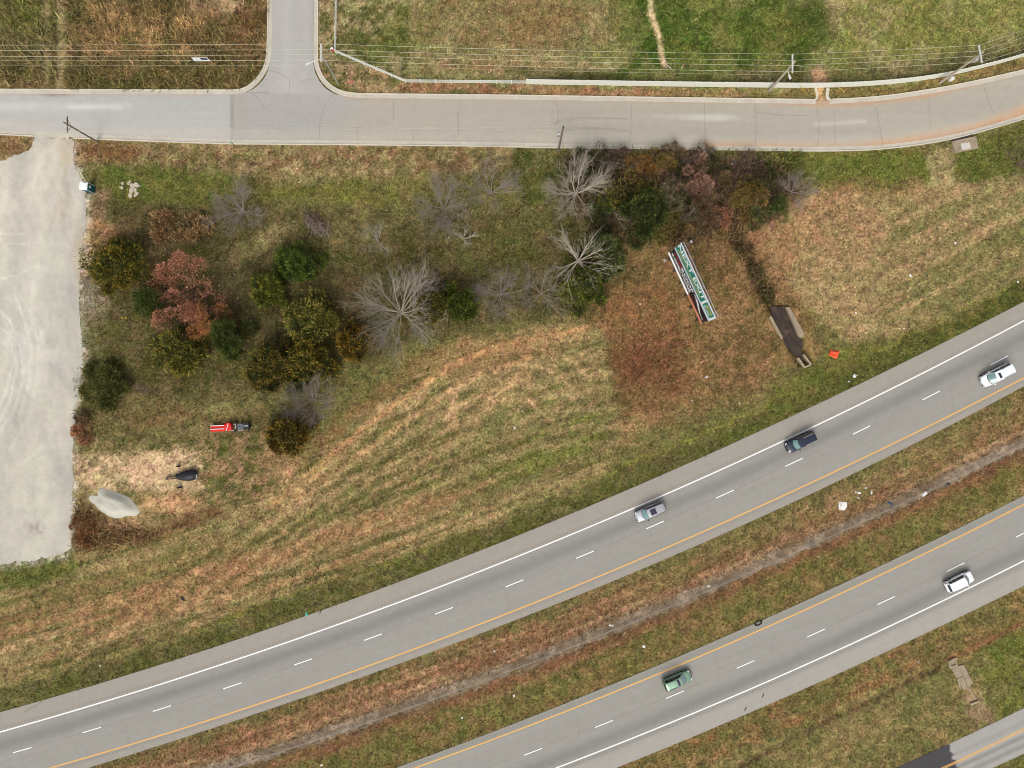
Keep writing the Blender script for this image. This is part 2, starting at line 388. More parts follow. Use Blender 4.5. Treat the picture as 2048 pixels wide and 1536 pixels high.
GREEN = alb(90, 108, 42); DKGREEN = alb(62, 76, 30); STRAW = alb(172, 154, 108); TAN = alb(186, 160, 120)
BROWN = alb(128, 92, 58); RUST = alb(138, 86, 54); ORANGE = alb(196, 140, 92); PINK = alb(212, 174, 138)
OLIVE = alb(118, 110, 60); DKOLIVE = alb(84, 74, 42); VERGE = alb(104, 98, 54); REDBR = alb(142, 98, 66)
LITTER = alb(104, 84, 50); GREY = alb(165, 150, 134); DARK = alb(58, 46, 34); YEL = alb(140, 136, 72)
GOLD = alb(176, 138, 86)
ne = [(640, -200), (2300, -200), (2300, 40), (2048, 110), (1800, 165), (1500, 176), (1050, 168), (810, 165), (672, 108), (660, 0)]
land = [
 # --- lawn behind the fence
 ('P', ne, alb(160, 146, 98), 1, 4, 0, 1),
 ('P', ne, GREEN, .45, 4, 1, 4.0),
 ('E', (1010, 35, 200, 75), alb(134, 104, 64), .9, 50, .5, 3),
 ('E', (820, 55, 60, 60), GREEN, .7, 35, .8, 3),
 ('E', (740, 20, 70, 50), STRAW, .6, 30, .5, 3),
 ('P', [(1240, -80), (1660, -80), (1650, 60), (1600, 160), (1230, 160)], alb(66, 86, 28), .95, 26, .4, 4),
 ('E', (1410, 60, 60, 70, 30), alb(124, 126, 64), .6, 30, .8, 3),
 ('E', (1560, 80, 55, 60), alb(128, 126, 66), .7, 30, .8, 3),
 ('E', (1610, 60, 60, 60), DKGREEN, .6, 30, .7, 3),
 ('P', [(1680, -80), (2250, -80), (2250, 70), (1680, 130)], alb(146, 138, 80), .75, 30, .4, 3),
 ('P', [(1680, -80), (2250, -80), (2250, 70), (1680, 130)], GREEN, .4, 30, 1, 2.0),
 ('P', [(760, 100), (1230, 128), (1230, 160), (1050, 158), (820, 150)], alb(158, 136, 92), .7, 10, .4, 2),
 ('E', (950, 135, 130, 12), RUST, .5, 8, 1, 1.5),
 ('L', ([(1020, 142), (1100, 146), (1240, 148)], 9), DKGREEN, .7, 6, .8, 2),  # shade behind the fence, painted as a dark green strip
 ('P', [(1500, 140), (1800, 130), (2060, 70), (2060, 100), (1800, 155), (1500, 165)], alb(104, 92, 56), .7, 10, .5, 2),  # fence shade along the bend, painted into the lawn colour
 ('L', ([(1300, -40), (1303, 20), (1316, 70), (1330, 128)], 5.5), alb(206, 176, 132), .95, 3, .15, 1),
 # --- strip between fence and kerb
 ('P', [(640, 100), (672, 110), (810, 168), (1050, 172), (1500, 178), (1500, 196), (1050, 190), (720, 188), (645, 150)], alb(168, 138, 98), 1, 4, 0, 1),
 ('P', [(800, 168), (1300, 175), (1300, 194), (800, 188)], RUST, .6, 4, .6, 2),
 ('P', [(1300, 176), (1660, 180), (1780, 172), (2060, 112), (2060, 138), (1920, 166), (1775, 190), (1300, 194)], alb(134, 112, 64), .9, 4, .4, 2),
 ('P', [(638, 0), (672, 0), (670, 110), (640, 110)], alb(168, 146, 104), .9, 4, .3, 2),
 ('P', [(638, 0), (820, 0), (820, 180), (640, 170)], alb(78, 84, 38), .75, 8, 1, 1.2),
 ('P', [(1622, 128), (1658, 132), (1650, 205), (1636, 205)], alb(196, 150, 108), .95, 3, .15, 1),
 # --- weedy field north-west
 ('P', [(-300, -200), (537, -200), (537, 176), (-300, 176)], alb(136, 110, 70), 1, 4, 0, 1),
 ('P', [(-300, -200), (537, -200), (537, 178), (-300, 178)], alb(98, 86, 44), .8, 4, 1, 2.2),
 ('P', [(-300, -200), (130, -200), (140, 120), (-300, 120)], alb(124, 114, 66), .85, 30, .3, 3),
 ('E', (50, 20, 90, 40), GREEN, .5, 30, .6, 2),
 ('P', [(180, 20), (420, 30), (420, 130), (160, 120)], GOLD, .85, 30, .8, 1.6),
 ('P', [(120, 110), (536, 120), (536, 178), (120, 178)], alb(112, 100, 52), .6, 12, .7, 1.5),
 ('P', [(370, -30), (500, -30), (490, 30), (380, 22)], alb(196, 160, 122), .8, 10, .5, 2),
 ('E', (495, 60, 26, 40), RUST, .6, 20, .6, 1.5),
 ('E', (300, 150, 160, 20), alb(86, 90, 40), .6, 14, 1, 1.5),
 ('E', (60, 140, 90, 30), alb(94, 96, 46), .7, 16, .8, 1.5),
 ('L', ([(96, -40), (93, 60), (95, 178)], 6), alb(156, 136, 94), .8, 5, .3, 1),
 ('L', ([(124, -40), (124, 60), (120, 178)], 9), alb(160, 138, 96), .8, 6, .3, 1),
 ('E', (105, 184, 28, 9), alb(130, 112, 92), .8, 5, .4, 1),
 # --- belt south of the local road
 ('P', [(-60, 268), (700, 288), (1120, 295), (1130, 330), (900, 352), (560, 366), (420, 340), (200, 330), (140, 330), (-60, 320)], alb(164, 140, 96), 1, 14, 0, 1),
 ('P', [(140, 280), (500, 290), (1100, 298), (1100, 345), (500, 350), (160, 320)], alb(124, 86, 56), .7, 10, 1, .9),
 ('P', [(140, 280), (500, 290), (1100, 298), (1100, 345), (500, 360), (160, 330)], alb(108, 104, 54), .55, 10, 1, 1.3),
 ('E', (215, 300, 75, 20), alb(124, 84, 50), .85, 12, .4, 1.5),
 ('E', (20, 290, 60, 22), alb(122, 94, 56), .9, 8, .4, 1.5),
 ('P', [(190, 320), (420, 330), (520, 372), (440, 410), (240, 418), (200, 380)], alb(86, 98, 44), .85, 16, .6, 2.0),
 ('P', [(480, 360), (860, 350), (880, 420), (620, 425), (470, 400)], alb(122, 112, 58), .9, 18, .35, 2.5),
 ('E', (700, 385, 180, 26), alb(104, 108, 50), .55, 16, .8, 2),
 ('L', ([(610, 412), (700, 420), (840, 424)], 2.5), DKGREEN, .6, 2, .3, 1),
 ('P', [(1030, 290), (1130, 296), (1130, 400), (1060, 420), (1020, 370)], alb(70, 80, 36), .85, 14, .35, 2),
 # --- ground among the trees
 ('P', [(180, 400), (480, 410), (900, 430), (1150, 410), (1230, 480), (1200, 620), (900, 660), (700, 720), (520, 790), (260, 800), (165, 760), (180, 560)], alb(106, 92, 56), 1, 24, 0, 1),
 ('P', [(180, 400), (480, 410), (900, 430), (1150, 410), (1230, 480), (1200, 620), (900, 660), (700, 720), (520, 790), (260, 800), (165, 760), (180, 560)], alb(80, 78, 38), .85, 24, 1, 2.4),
 ('P', [(900, 410), (1120, 400), (1120, 560), (900, 570)], alb(106, 100, 52), .7, 24, .6, 2),
 ('E', (330, 455, 110, 30), alb(110, 86, 58), .7, 18, .5, 2),
 ('E', (530, 480, 60, 16, -25), alb(170, 146, 98), .7, 12, .6, 2),
 ('E', (720, 455, 80, 40), alb(128, 116, 66), .7, 24, .6, 2),
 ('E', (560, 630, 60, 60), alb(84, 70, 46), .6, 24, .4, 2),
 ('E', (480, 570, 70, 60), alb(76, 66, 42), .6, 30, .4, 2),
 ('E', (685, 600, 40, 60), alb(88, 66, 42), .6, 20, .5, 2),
 ('P', [(175, 380), (215, 380), (220, 470), (180, 480), (172, 440)], alb(150, 124, 92), .9, 12, .5, 1.5),
 ('E', (200, 465, 34, 26), alb(178, 128, 86), .9, 10, .4, 1.5),
 ('E', (172, 505, 12, 50), alb(204, 172, 128), .9, 6, .2, 1.5),
 ('P', [(158, 560), (220, 570), (215, 700), (165, 720)], alb(138, 120, 86), .9, 10, .5, 1.5),
 ('E', (185, 590, 24, 40), alb(150, 140, 128), .6, 10, .8, .8),
 ('P', [(165, 640), (260, 640), (260, 760), (170, 760)], alb(96, 96, 50), .7, 16, .6, 1.5),
 # --- red earth around the billboard and the field east of it
 ('P', [(1190, 480), (1330, 470), (1480, 440), (1600, 480), (1640, 700), (1500, 790), (1240, 870), (1205, 760), (1180, 650)], alb(144, 110, 70), 1, 32, 0, 1),
 ('P', [(1190, 480), (1330, 470), (1480, 440), (1600, 480), (1640, 700), (1500, 790), (1240, 870), (1205, 760), (1180, 650)], alb(112, 92, 50), .7, 18, 1, 1.8),
 ('E', (1250, 560, 60, 80), alb(104, 88, 48), .7, 28, .5, 2),
 ('E', (1300, 640, 90, 60), alb(150, 96, 60), .6, 28, .5, 2),
 ('P', [(1214, 690), (1290, 680), (1380, 700), (1370, 790), (1290, 840), (1232, 830)], alb(128, 84, 52), .7, 24, .45, 2),
 ('E', (1310, 720, 60, 50), alb(106, 62, 40), .7, 28, .4, 2),
 ('E', (1270, 850, 60, 22, -20), alb(182, 142, 94), .7, 14, .4, 2),
 ('P', [(1560, 390), (1860, 360), (2200, 340), (2200, 560), (1900, 640), (1700, 680), (1620, 620), (1520, 500)], alb(164, 138, 92), 1, 16, 0, 1),
 ('E', (1640, 440, 110, 70, 10), alb(172, 128, 90), .8, 40, .5, 2),
 ('E', (1545, 510, 60, 60), alb(160, 116, 78), .75, 30, .5, 2),
 ('P', [(1780, 420), (2200, 340), (2200, 560), (1900, 650), (1760, 640)], alb(112, 112, 58), .65, 30, 1, -1.3),
 ('P', [(1500, 306), (1700, 308), (1900, 300), (1900, 350), (1800, 380), (1600, 380), (1500, 350)], alb(98, 106, 48), .95, 12, .3, 2),
 ('E', (1720, 375, 130, 14), alb(150, 112, 66), .7, 10, .6, 2),
 ('P', [(1855, 300), (1905, 290), (1912, 370), (1860, 372)], alb(172, 150, 104), .8, 6, .4, 1.5),
 ('P', [(1908, 306), (2200, 200), (2200, 340), (1912, 360)], alb(96, 100, 48), .95, 6, .35, 2),
 ('P', [(1940, 370), (2200, 320), (2200, 420), (1940, 430)], alb(150, 138, 86), .7, 16, .5, 2),
 ('L', ([(1470, 470), (1500, 520), (1530, 590), (1545, 612)], 14), alb(74, 58, 38), .9, 9, .3, 1.2),
 # --- mown slope above the highway
 ('P', [(140, 780), (420, 820), (620, 900), (900, 690), (1150, 640), (1205, 660), (1235, 880), (1180, 1000), (860, 1135), (560, 1245), (-300, 1480), (-300, 1140), (0, 1135), (140, 1100)], alb(136, 122, 72), 1, 14, 0, 1),
 ('P', [(140, 780), (420, 820), (620, 900), (900, 690), (1150, 640), (1205, 660), (1235, 880), (1180, 1000), (860, 1135), (560, 1245), (-300, 1480), (-300, 1140), (0, 1135), (140, 1100)], alb(106, 102, 50), .75, 14, 1, -2.0),
 ('P', [(140, 780), (420, 820), (620, 900), (900, 690), (1150, 640), (1205, 660), (1235, 880), (1180, 1000), (860, 1135), (560, 1245), (-300, 1480), (-300, 1140), (0, 1135), (140, 1100)], alb(176, 150, 102), .6, 14, 1, -1.0),
 ('P', [(140, 780), (420, 820), (620, 900), (900, 690), (1150, 640), (1205, 660), (1235, 880), (1180, 1000), (860, 1135), (560, 1245), (-300, 1480), (-300, 1140), (0, 1135), (140, 1100)], alb(92, 88, 42), .55, 14, 1, -0.7),
 ('P', [(140, 780), (420, 820), (620, 900), (900, 690), (1150, 640), (1205, 660), (1235, 880), (1180, 1000), (860, 1135), (560, 1245), (-300, 1480), (-300, 1140), (0, 1135), (140, 1100)], alb(184, 150, 104), .5, 14, 1, -0.6),
 ('E', (1090, 860, 140, 90, -22), alb(112, 120, 60), .7, 40, .8, -1.2),
 ('E', (960, 980, 160, 50, -22), alb(118, 116, 60), .6, 30, .7, -1.4),
 ('P', [(-300, 1230), (300, 1130), (700, 1030), (1000, 960), (1000, 1010), (560, 1180), (0, 1340), (-300, 1420)], alb(168, 124, 82), .75, 20, .9, -1.2),
 ('P', [(-300, 1180), (200, 1120), (560, 1020), (620, 1050), (200, 1190), (-300, 1290)], alb(124, 112, 60), .6, 20, .8, -1.2),
 ('L', ([(540, 1010), (640, 930), (760, 830), (880, 745), (1000, 692), (1180, 655)], 6), alb(206, 154, 100), .85, 6, .4, 1.4),
 ('L', ([(560, 1020), (680, 935), (800, 850), (930, 765), (1060, 715)], 5), alb(202, 156, 104), .7, 5, .5, 1.4),
 ('L', ([(590, 990), (700, 880), (830, 780), (960, 705), (1100, 668)], 4), alb(198, 150, 98), .7, 5, .5, 1.4),
 ('L', ([(895, 840), (915, 780), (960, 745)], 5), alb(208, 168, 116), .8, 5, .4, 1),
 ('L', ([(985, 800), (1020, 760), (1060, 740)], 9), alb(206, 160, 110), .8, 8, .5, 1),
 ('E', (1010, 700, 120, 30, -10), alb(168, 120, 78), .6, 24, .6, 1.5),
 ('L', ([(540, 970), (720, 820), (850, 720), (930, 690)], 14), alb(146, 108, 64), .6, 12, .6, 1.5),
 ('P', [(150, 790), (430, 800), (560, 800), (540, 880), (300, 890), (150, 880)], alb(108, 96, 54), .9, 16, .5, 1.5),
 ('E', (330, 830, 70, 22), alb(116, 84, 48), .6, 16, .6, 1.2),
 ('E', (450, 815, 60, 10), alb(160, 142, 90), .6, 8, .6, 1.2),
 # --- bare soil by the lot
 ('P', [(150, 905), (260, 915), (330, 900), (395, 905), (405, 975), (300, 985), (170, 975), (150, 960)], alb(206, 170, 130), .95, 8, .15, 1),
 ('P', [(150, 868), (400, 872), (400, 900), (260, 906), (150, 902)], alb(90, 90, 46), .75, 8, .9, .9),
 ('E', (230, 972, 60, 8), alb(90, 92, 48), .8, 6, 1, .7),
 ('E', (200, 930, 50, 26), alb(110, 108, 62), .5, 14, 1, .6),
 ('P', [(400, 870), (550, 870), (560, 970), (480, 1010), (405, 980)], alb(86, 88, 44), .85, 12, .4, 1.5),
 ('P', [(400, 870), (560, 860), (600, 960), (480, 1020), (405, 980)], alb(176, 136, 96), .7, 12, 1, 1.2),
 ('E', (345, 1005, 55, 22), alb(204, 150, 106), .85, 12, .3, 1.2),
 ('E', (570, 940, 30, 40), alb(186, 142, 100), .7, 14, .5, 1.2),
 ('P', [(146, 1000), (200, 1020), (300, 1060), (420, 1010), (460, 1030), (320, 1080), (220, 1100), (146, 1095)], alb(118, 82, 50), .9, 10, .3, 1.2),
 ('E', (260, 1046, 50, 10), alb(206, 160, 118), .6, 8, .4, 1),
 ('P', [(-60, 1128), (140, 1100), (150, 1150), (60, 1185), (-60, 1190)], alb(92, 100, 48), .9, 12, .45, 1.5),
 # --- verges of the highway
 ('B', (e1t, -46, e1t, 6), VERGE, .95, 8, .25, 2),
 ('B', (e1t, -34, e1t, 6), alb(84, 88, 42), .7, 10, .9, 2),
 ('B', (e1t, -52, e1t, -45), alb(132, 128, 62), .7, 4, .3, 2),
 ('P', [(1560, 735), (1700, 690), (1760, 700), (1620, 790), (1540, 830)], alb(92, 100, 46), .7, 14, .6, 1.6),
 ('P', [(1900, 640), (2200, 480), (2200, 560), (1800, 720), (1700, 730)], alb(86, 90, 42), .7, 12, .6, 2),
 ('B', (e1b, 0, e2t, 0), alb(146, 108, 72), 1, 4, 0, 1),
 ('B', (e1b, 0, e2t, 0), alb(178, 138, 98), .6, 4, 1, -0.9),
 ('B', (e1b, 0, e2t, 0), alb(108, 84, 52), .5, 4, 1, -0.6),
 ('B', (med, 14, e2t, 0), alb(130, 112, 60), .8, 10, .4, -1.0),
 ('B', (med, 14, med, 34), alb(140, 92, 64), .7, 8, .5, -1.0),
 ('B', (med, 40, e2t, 0), alb(104, 106, 48), .65, 10, .8, 2),
 ('B', (e1b, 0, e1b, 22), alb(102, 102, 52), .8, 8, .4, 2),
 ('P', [(1250, 1130), (1500, 1020), (2100, 760), (2100, 860), (1700, 1030), (1300, 1190)], alb(122, 112, 62), .7, 20, .6, 2),
 ('B', (e2b, 0, f_t, 0), alb(144, 126, 76), 1, 4, 0, 1),
 ('B', (e2b, 0, e2b, 70), alb(148, 102, 62), .8, 16, .5, -1.0),
 ('B', (e2b, 0, e2b, 40), alb(114, 104, 56), .6, 10, .8, 2),
 ('B', (e2b, 0, f_t, 0), alb(100, 104, 50), .55, 8, 1, 2.4),
 ('P', [(1960, 1290), (2200, 1180), (2200, 1420), (2000, 1430)], alb(96, 106, 46), .75, 24, .5, 2.5),
 ('L', ([(1480, 1536), (1620, 1460), (1750, 1400), (1860, 1345), (1900, 1325)], 5), alb(92, 68, 46), .8, 5, .4, 1),
 ('L', ([(1900, 1320), (1980, 1280), (2060, 1240)], 6), alb(150, 92, 62), .8, 6, .4, 1),
 ('P', [(1930, 1400), (1960, 1395), (1985, 1440), (1950, 1450)], alb(168, 132, 106), .7, 8, .3, 1),
 ('P', [(1985, 1545), (2300, 1390), (2300, 1800), (1900, 1800)], alb(120, 116, 62), 1, 6, .2, 2),
 # thicket floor
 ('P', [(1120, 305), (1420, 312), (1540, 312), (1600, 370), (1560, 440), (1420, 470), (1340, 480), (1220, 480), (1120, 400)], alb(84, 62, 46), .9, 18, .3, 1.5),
 ('P', [(1290, 300), (1500, 308), (1500, 350), (1380, 350)], alb(138, 104, 86), .6, 10, .6, 1),
]

ruts = np.array([(540, 1010), (640, 930), (760, 830), (880, 745), (1000, 692), (1100, 668), (1190, 655)], float)
arcs = []
for k in range(14):
    u = np.linspace(0, 1, len(ruts))[:, None]
    q = ruts + np.array([[6.0, 13.5]]) * k * (.75 + .5 * u) + np.array([[0, 1.2 * k]]) * u
    arcs.append(('L', ([tuple(a) for a in q], 3.2 if k % 2 else 4.2), alb(190, 156, 106) if k % 2 else alb(98, 94, 46), .68 - .025 * k, 4, .4, 2.2))
for k in range(7):
    cx, cy, rx, ry = 1010, 840, 60 + 22 * k, 44 + 17 * k
    q = [(cx + rx * math.cos(a) + 22 * math.sin(a), cy - ry * math.sin(a)) for a in np.linspace(R(35), R(190), 14)]
    arcs.append(('L', (q, 3.4), alb(204, 164, 114) if k % 2 == 0 else alb(104, 98, 50), .65, 4, .45, 1.8))
for k in range(6):
    q = [(560 - 90 * j + 4 * k, 1010 + 62 * j + 16 * k + 2.5 * j * k) for j in range(7)]
    arcs.append(('L', (q, 4), alb(188, 148, 102) if k % 2 else alb(100, 94, 46), .6, 4, .45, 2.5))
ia = next(i for i, l in enumerate(land) if l[1] is not None and l[0] == 'L' and l[1][0][0] == (540, 1010))
land[ia:ia] = arcs
land.append(('L', ([(146, 279), (148, 330), (170, 372), (172, 440), (168, 470), (160, 530), (160, 570), (159, 626), (163, 681), (166, 722), (157, 776), (148, 862), (145, 944), (145, 1026), (143, 1089), (123, 1108), (68, 1122), (0, 1129)], 9), alb(198, 186, 166), .9, 7, .75, .9))
land.append(('B', (med, -18, med, 16), alb(156, 132, 106), .7, 5, .6, 1.2))
land.append(('B', (med, -44, med, -14), alb(132, 88, 60), .6, 6, .8, -.7))
land.append(('B', (med, -30, med, -10), alb(186, 152, 114), .6, 5, .8, -.6))
for s_ in (-1, 1):
    land.append(('B', (med, 13 * s_ - 4, med, 13 * s_ + 4), alb(96, 72, 52), .7, 3, .6, 1.2))

def axis_pts(c, step, far):
    a = list(np.arange(-c, c + step / 2, step)); s = step; p = a[-1]; out = []
    while p < far:
        s *= 1.35; p += s; out.append(p)
    return np.array([-q for q in out[::-1]] + a + out)

STEP = 0.33
gx = axis_pts(93, STEP, 3000); gy = axis_pts(73, STEP, 3000)
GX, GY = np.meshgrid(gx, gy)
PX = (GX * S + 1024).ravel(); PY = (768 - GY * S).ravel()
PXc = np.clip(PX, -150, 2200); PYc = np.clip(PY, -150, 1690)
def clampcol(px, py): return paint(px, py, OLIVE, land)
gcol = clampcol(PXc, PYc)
# beyond the frame traced from image pixels the same autumn pasture goes on
far_d = np.hypot(PX - PXc, PY - PYc); fm = sstep(0, 120, far_d)[:, None]
fn = fbm(PX / S / 14, PY / S / 14, 5, 500)[:, None]; fn = sstep(.38, .62, fn)
pasture = np.asarray(alb(106, 106, 54)) * fn + np.asarray(alb(150, 128, 82)) * (1 - fn)
gcol = gcol * (1 - fm) + pasture * fm
# small speckle of the plants themselves, vertex by vertex
sp = fbm(PX / S * 1.3, PY / S * 1.3, 3, 91, 0.8)
gcol = gcol * (0.35 + 1.30 * sp)[:, None] * 1.14
gm = gcol.mean(1, keepdims=True); gcol = gm + (gcol - gm) * np.where(gcol[:, :1] > gcol[:, 1:2] * 1.12, .88, 1.0)
hu = fbm(PX / S * .8, PY / S * .8, 3, 191, 0.7) - .5
gcol = gcol * np.stack([1 + .40 * hu, 1 - .08 * hu, 1 + .30 * hu], 1) * np.array([1.02, 1.03, .97])

trench = [(1541, 614), (1572, 610), (1622, 716), (1600, 730)]
def height(px, py):
    z = -0.055 + (fbm(px / S * .5, py / S * .5, 4, 77) - .5) * .08
    infr = (px > -400) & (px < 2500) & (py > -400) & (py < 2000)
    dm = np.abs(py - med(px)) / S * .92
    z = z - np.where((px > 200), 0.5 * np.exp(-(dm / 3.0) ** 2), 0)
    d = np.full(px.shape, 1e9)
    for a, b in (((1440, 420), (1500, 520)), ((1500, 520), (1560, 620)), ((1560, 620), (1610, 722))): d = np.minimum(d, seg_dist(px, py, a, b))
    z = z - 0.55 * np.exp(-(d / 20) ** 2)
    z = z - 0.75 * shape_mask('P', [(1538, 612), (1572, 606), (1612, 690), (1626, 718), (1598, 732), (1580, 700)], px, py, 3)
    d = np.full(px.shape, 1e9)
    for a, b in (((1480, 1536), (1620, 1460)), ((1620, 1460), (1750, 1400)), ((1750, 1400), (1900, 1325))): d = np.minimum(d, seg_dist(px, py, a, b))
    return z - 0.3 * np.exp(-(d / 14) ** 2)
GZ = height(PX, PY)
nx, ny = len(gx), len(gy)
idx = np.arange(nx * ny).reshape(ny, nx)
gf = np.stack([idx[:-1, :-1].ravel(), idx[:-1, 1:].ravel(), idx[1:, 1:].ravel(), idx[1:, :-1].ravel()], 1)
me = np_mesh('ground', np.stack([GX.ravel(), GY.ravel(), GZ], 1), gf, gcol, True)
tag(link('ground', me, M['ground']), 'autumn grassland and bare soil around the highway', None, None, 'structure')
def gz(px, py): return float(height(np.array([float(px)]), np.array([float(py)]))[0])

# ------------------------------------------------------------------ roads
def strip(name, f0, f1, xs, nv, colfun, z, m, parent=None, o0=0, o1=0, smooth=True):
    xs = np.asarray(xs, float)
    vs = np.linspace(0, 1, nv)
    X = np.repeat(xs[:, None], nv, 1)
    Y = (f0(xs) + o0)[:, None] * (1 - vs) + (f1(xs) + o1)[:, None] * vs
    V = np.repeat(vs[None], len(xs), 0)
    px, py, v = X.ravel(), Y.ravel(), V.ravel()
    P = toworld(np.stack([px, py], 1), z)
    c = colfun(px, py, v) if colfun else None
    i = np.arange(len(xs) * nv).reshape(len(xs), nv)
    f = np.stack([i[:-1, :-1].ravel(), i[:-1, 1:].ravel(), i[1:, 1:].ravel(), i[1:, :-1].ravel()], 1)
    return link(name, np_mesh(name, P, f, c, smooth), m, parent)

def hwy_col(dark_c, dark_w, shoulders):
    base = alb(164, 161, 153)
    def f(px, py, v):
        s = px / S; d = v
        out = np.tile(base, (len(px), 1))
        n = fbm(s * .05, v * 30, 4, 5)
        out = out * (0.94 + .12 * n)[:, None]
        band = np.exp(-((v - dark_c) / dark_w) ** 2) * (.75 + .5 * fbm(s * .12, v * 8, 3, 8))
        m = np.clip(band, 0, 1)[:, None] * .50
        out = out * (1 - m) + alb(122, 121, 117) * m
        for a, b, c in shoulders:
            m = (sstep(a - .01, a + .01, v) * (1 - sstep(b - .01, b + .01, v)))[:, None] * .7
            out = out * (1 - m) + np.asarray(c) * m
        n2 = fbm(s * .3, v * 40, 4, 15)
        out = out * (0.97 + .06 * n2)[:, None]
        return out
    return f

far_l, far_r = -2600, 4600
def xs_road(a=-160, b=2210, st=16): return np.concatenate([np.linspace(far_l, a, 12)[:-1], np.arange(a, b, st), np.linspace(b, far_r, 12)])
H1 = strip('highway', e1t, e1b, xs_road(), 49, hwy_col(.405, .075, [(-.1, .235, alb(172, 164, 152)), (.9, 1.1, alb(170, 163, 152))]), .02, M['road'])
tag(H1, 'two lane highway carriageway nearest the trees', None, None, 'structure')
H2 = strip('highway', e2t, e2b, xs_road(500), 41, hwy_col(.62, .075, [(-.1, .12, alb(160, 158, 148)), (.80, 1.1, alb(182, 176, 166))]), .02, M['road'])
tag(H2, 'far highway carriageway below the grass median', None, None, 'structure')

def line(name, f, off, w, m, parent, x0=-160, x1=2210, z=.026, st=14):
    xs = np.arange(x0, x1 + st, st)
    p = toworld(np.stack([xs, f(xs) + off], 1), z)
    t = np.gradient(p[:, :2], axis=0); t /= np.linalg.norm(t, axis=1)[:, None]
    n = np.stack([-t[:, 1], t[:, 0]], 1)
    a = p.copy(); b = p.copy(); a[:, :2] += n * w / 2; b[:, :2] -= n * w / 2
    V = np.empty((len(xs) * 2, 3)); V[0::2] = a; V[1::2] = b
    i = np.arange(len(xs) - 1) * 2
    return link(name, np_mesh(name, V, np.stack([i, i + 1, i + 3, i + 2], 1)), m, parent)

line('edge_line', w1, 0, .20, M['white_paint'], H1)['label'] = 'solid white edge line'
line('yellow_line', y1, 0, .20, M['yellow_paint'], H1)['label'] = 'solid yellow edge line'
line('joint', d1, 0, .05, M['crack'], H1, z=.0235)
line('edge_line', w2, 0, .20, M['white_paint'], H2, 560)['label'] = 'solid white edge line'
line('yellow_line', y2, 0, .20, M['yellow_paint'], H2, 560)['label'] = 'solid yellow edge line'
line('joint', d2, -2, .05, M['crack'], H2, 560, z=.0235)
dash_me = None
def dash(cx, f, parent):
    global dash_me
    a = at(cx - 20, float(f(cx - 20))); b = at(cx + 20, float(f(cx + 20)))
    if dash_me is None:
        dash_me = np_mesh('lane_dash', [(-1.55, -.075, 0), (1.55, -.075, 0), (1.55, .075, 0), (-1.55, .075, 0)], [(0, 1, 2, 3)])
        dash_me.materials.append(M['white_paint'])
    o = link('lane_dash', dash_me, None, parent)
    c = (a + b) / 2; o.location = (c.x, c.y, .027); o.rotation_euler = (0, 0, math.atan2(b.y - a.y, b.x - a.x))
for cx in (-96, 45, 184, 324, 465, 606, 746, 888, 1029, 1170, 1310, 1449.5, 1588, 1723, 1862, 1998, 2133): dash(cx, d1, H1)
for cx in (924, 1066, 1208, 1350, 1491, 1632, 1772, 1911, 2049, 2186): dash(cx, d2, H2)

def rumble(f, off, x0, x1, parent, ln, st=5.0):
    mb = MB()
    xs = np.arange(x0, x1, st)
    for x in xs:
        c = at(x, float(f(x)) + off); c2 = at(x + 5, float(f(x + 5)) + off)
        t = Vector((c2.x - c.x, c2.y - c.y, 0)).normalized(); n = Vector((-t.y, t.x, 0))
        q = [c - t * .07 - n * ln / 2, c + t * .07 - n * ln / 2, c + t * .07 + n * ln / 2, c - t * .07 + n * ln / 2]
        mb.add([(p.x, p.y, .025) for p in q], [(0, 1, 2, 3)])
    o = mb.build('rumble_strip', M['rumble'], parent); o['kind'] = 'stuff'
rumble(w1, -7, -20, 2070, H1, .42)
rumble(y1, 6, 80, 2070, H1, .42)
rumble(y2, -8, 780, 2070, H2, .55)
rumble(w2, 7, 1080, 2070, H2, .42)

# frontage road in the corner
def front_col(px, py, v):
    out = np.tile(alb(176, 173, 166), (len(px), 1)) * (0.92 + .16 * fbm(px * .01, v * 14, 3, 4))[:, None]
    for c, w, a in ((.62, .05, .5), (.82, .06, .45), (.3, .06, .2)):
        m = (np.exp(-((v - c) / w) ** 2) * a)[:, None]; out = out * (1 - m) + alb(110, 108, 106) * m
    left = px < 1896 + (v - 0) * 30 + 2 * np.sin(v * 30)
    m = left[:, None] * .93
    tar = alb(66, 64, 68) * (0.8 + .4 * fbm(px * .012, v * 16, 3, 9))[:, None]
    return out * (1 - m) + tar * m
FR = strip('frontage_road', f_t, f_b, np.concatenate([np.linspace(-600, 1700, 12), np.arange(1710, 2210, 4), np.linspace(2220, 4600, 10)]), 33, front_col, .02, M['road'])
tag(FR, 'frontage road with a dark asphalt patch', None, None, 'structure')
line('yellow_line', f_y, -1.4, .12, M['yellow_paint'], FR, 1500, 2300, .026)
line('yellow_line', f_y, 1.6, .12, M['yellow_paint'], FR, 1500, 2300, .026)

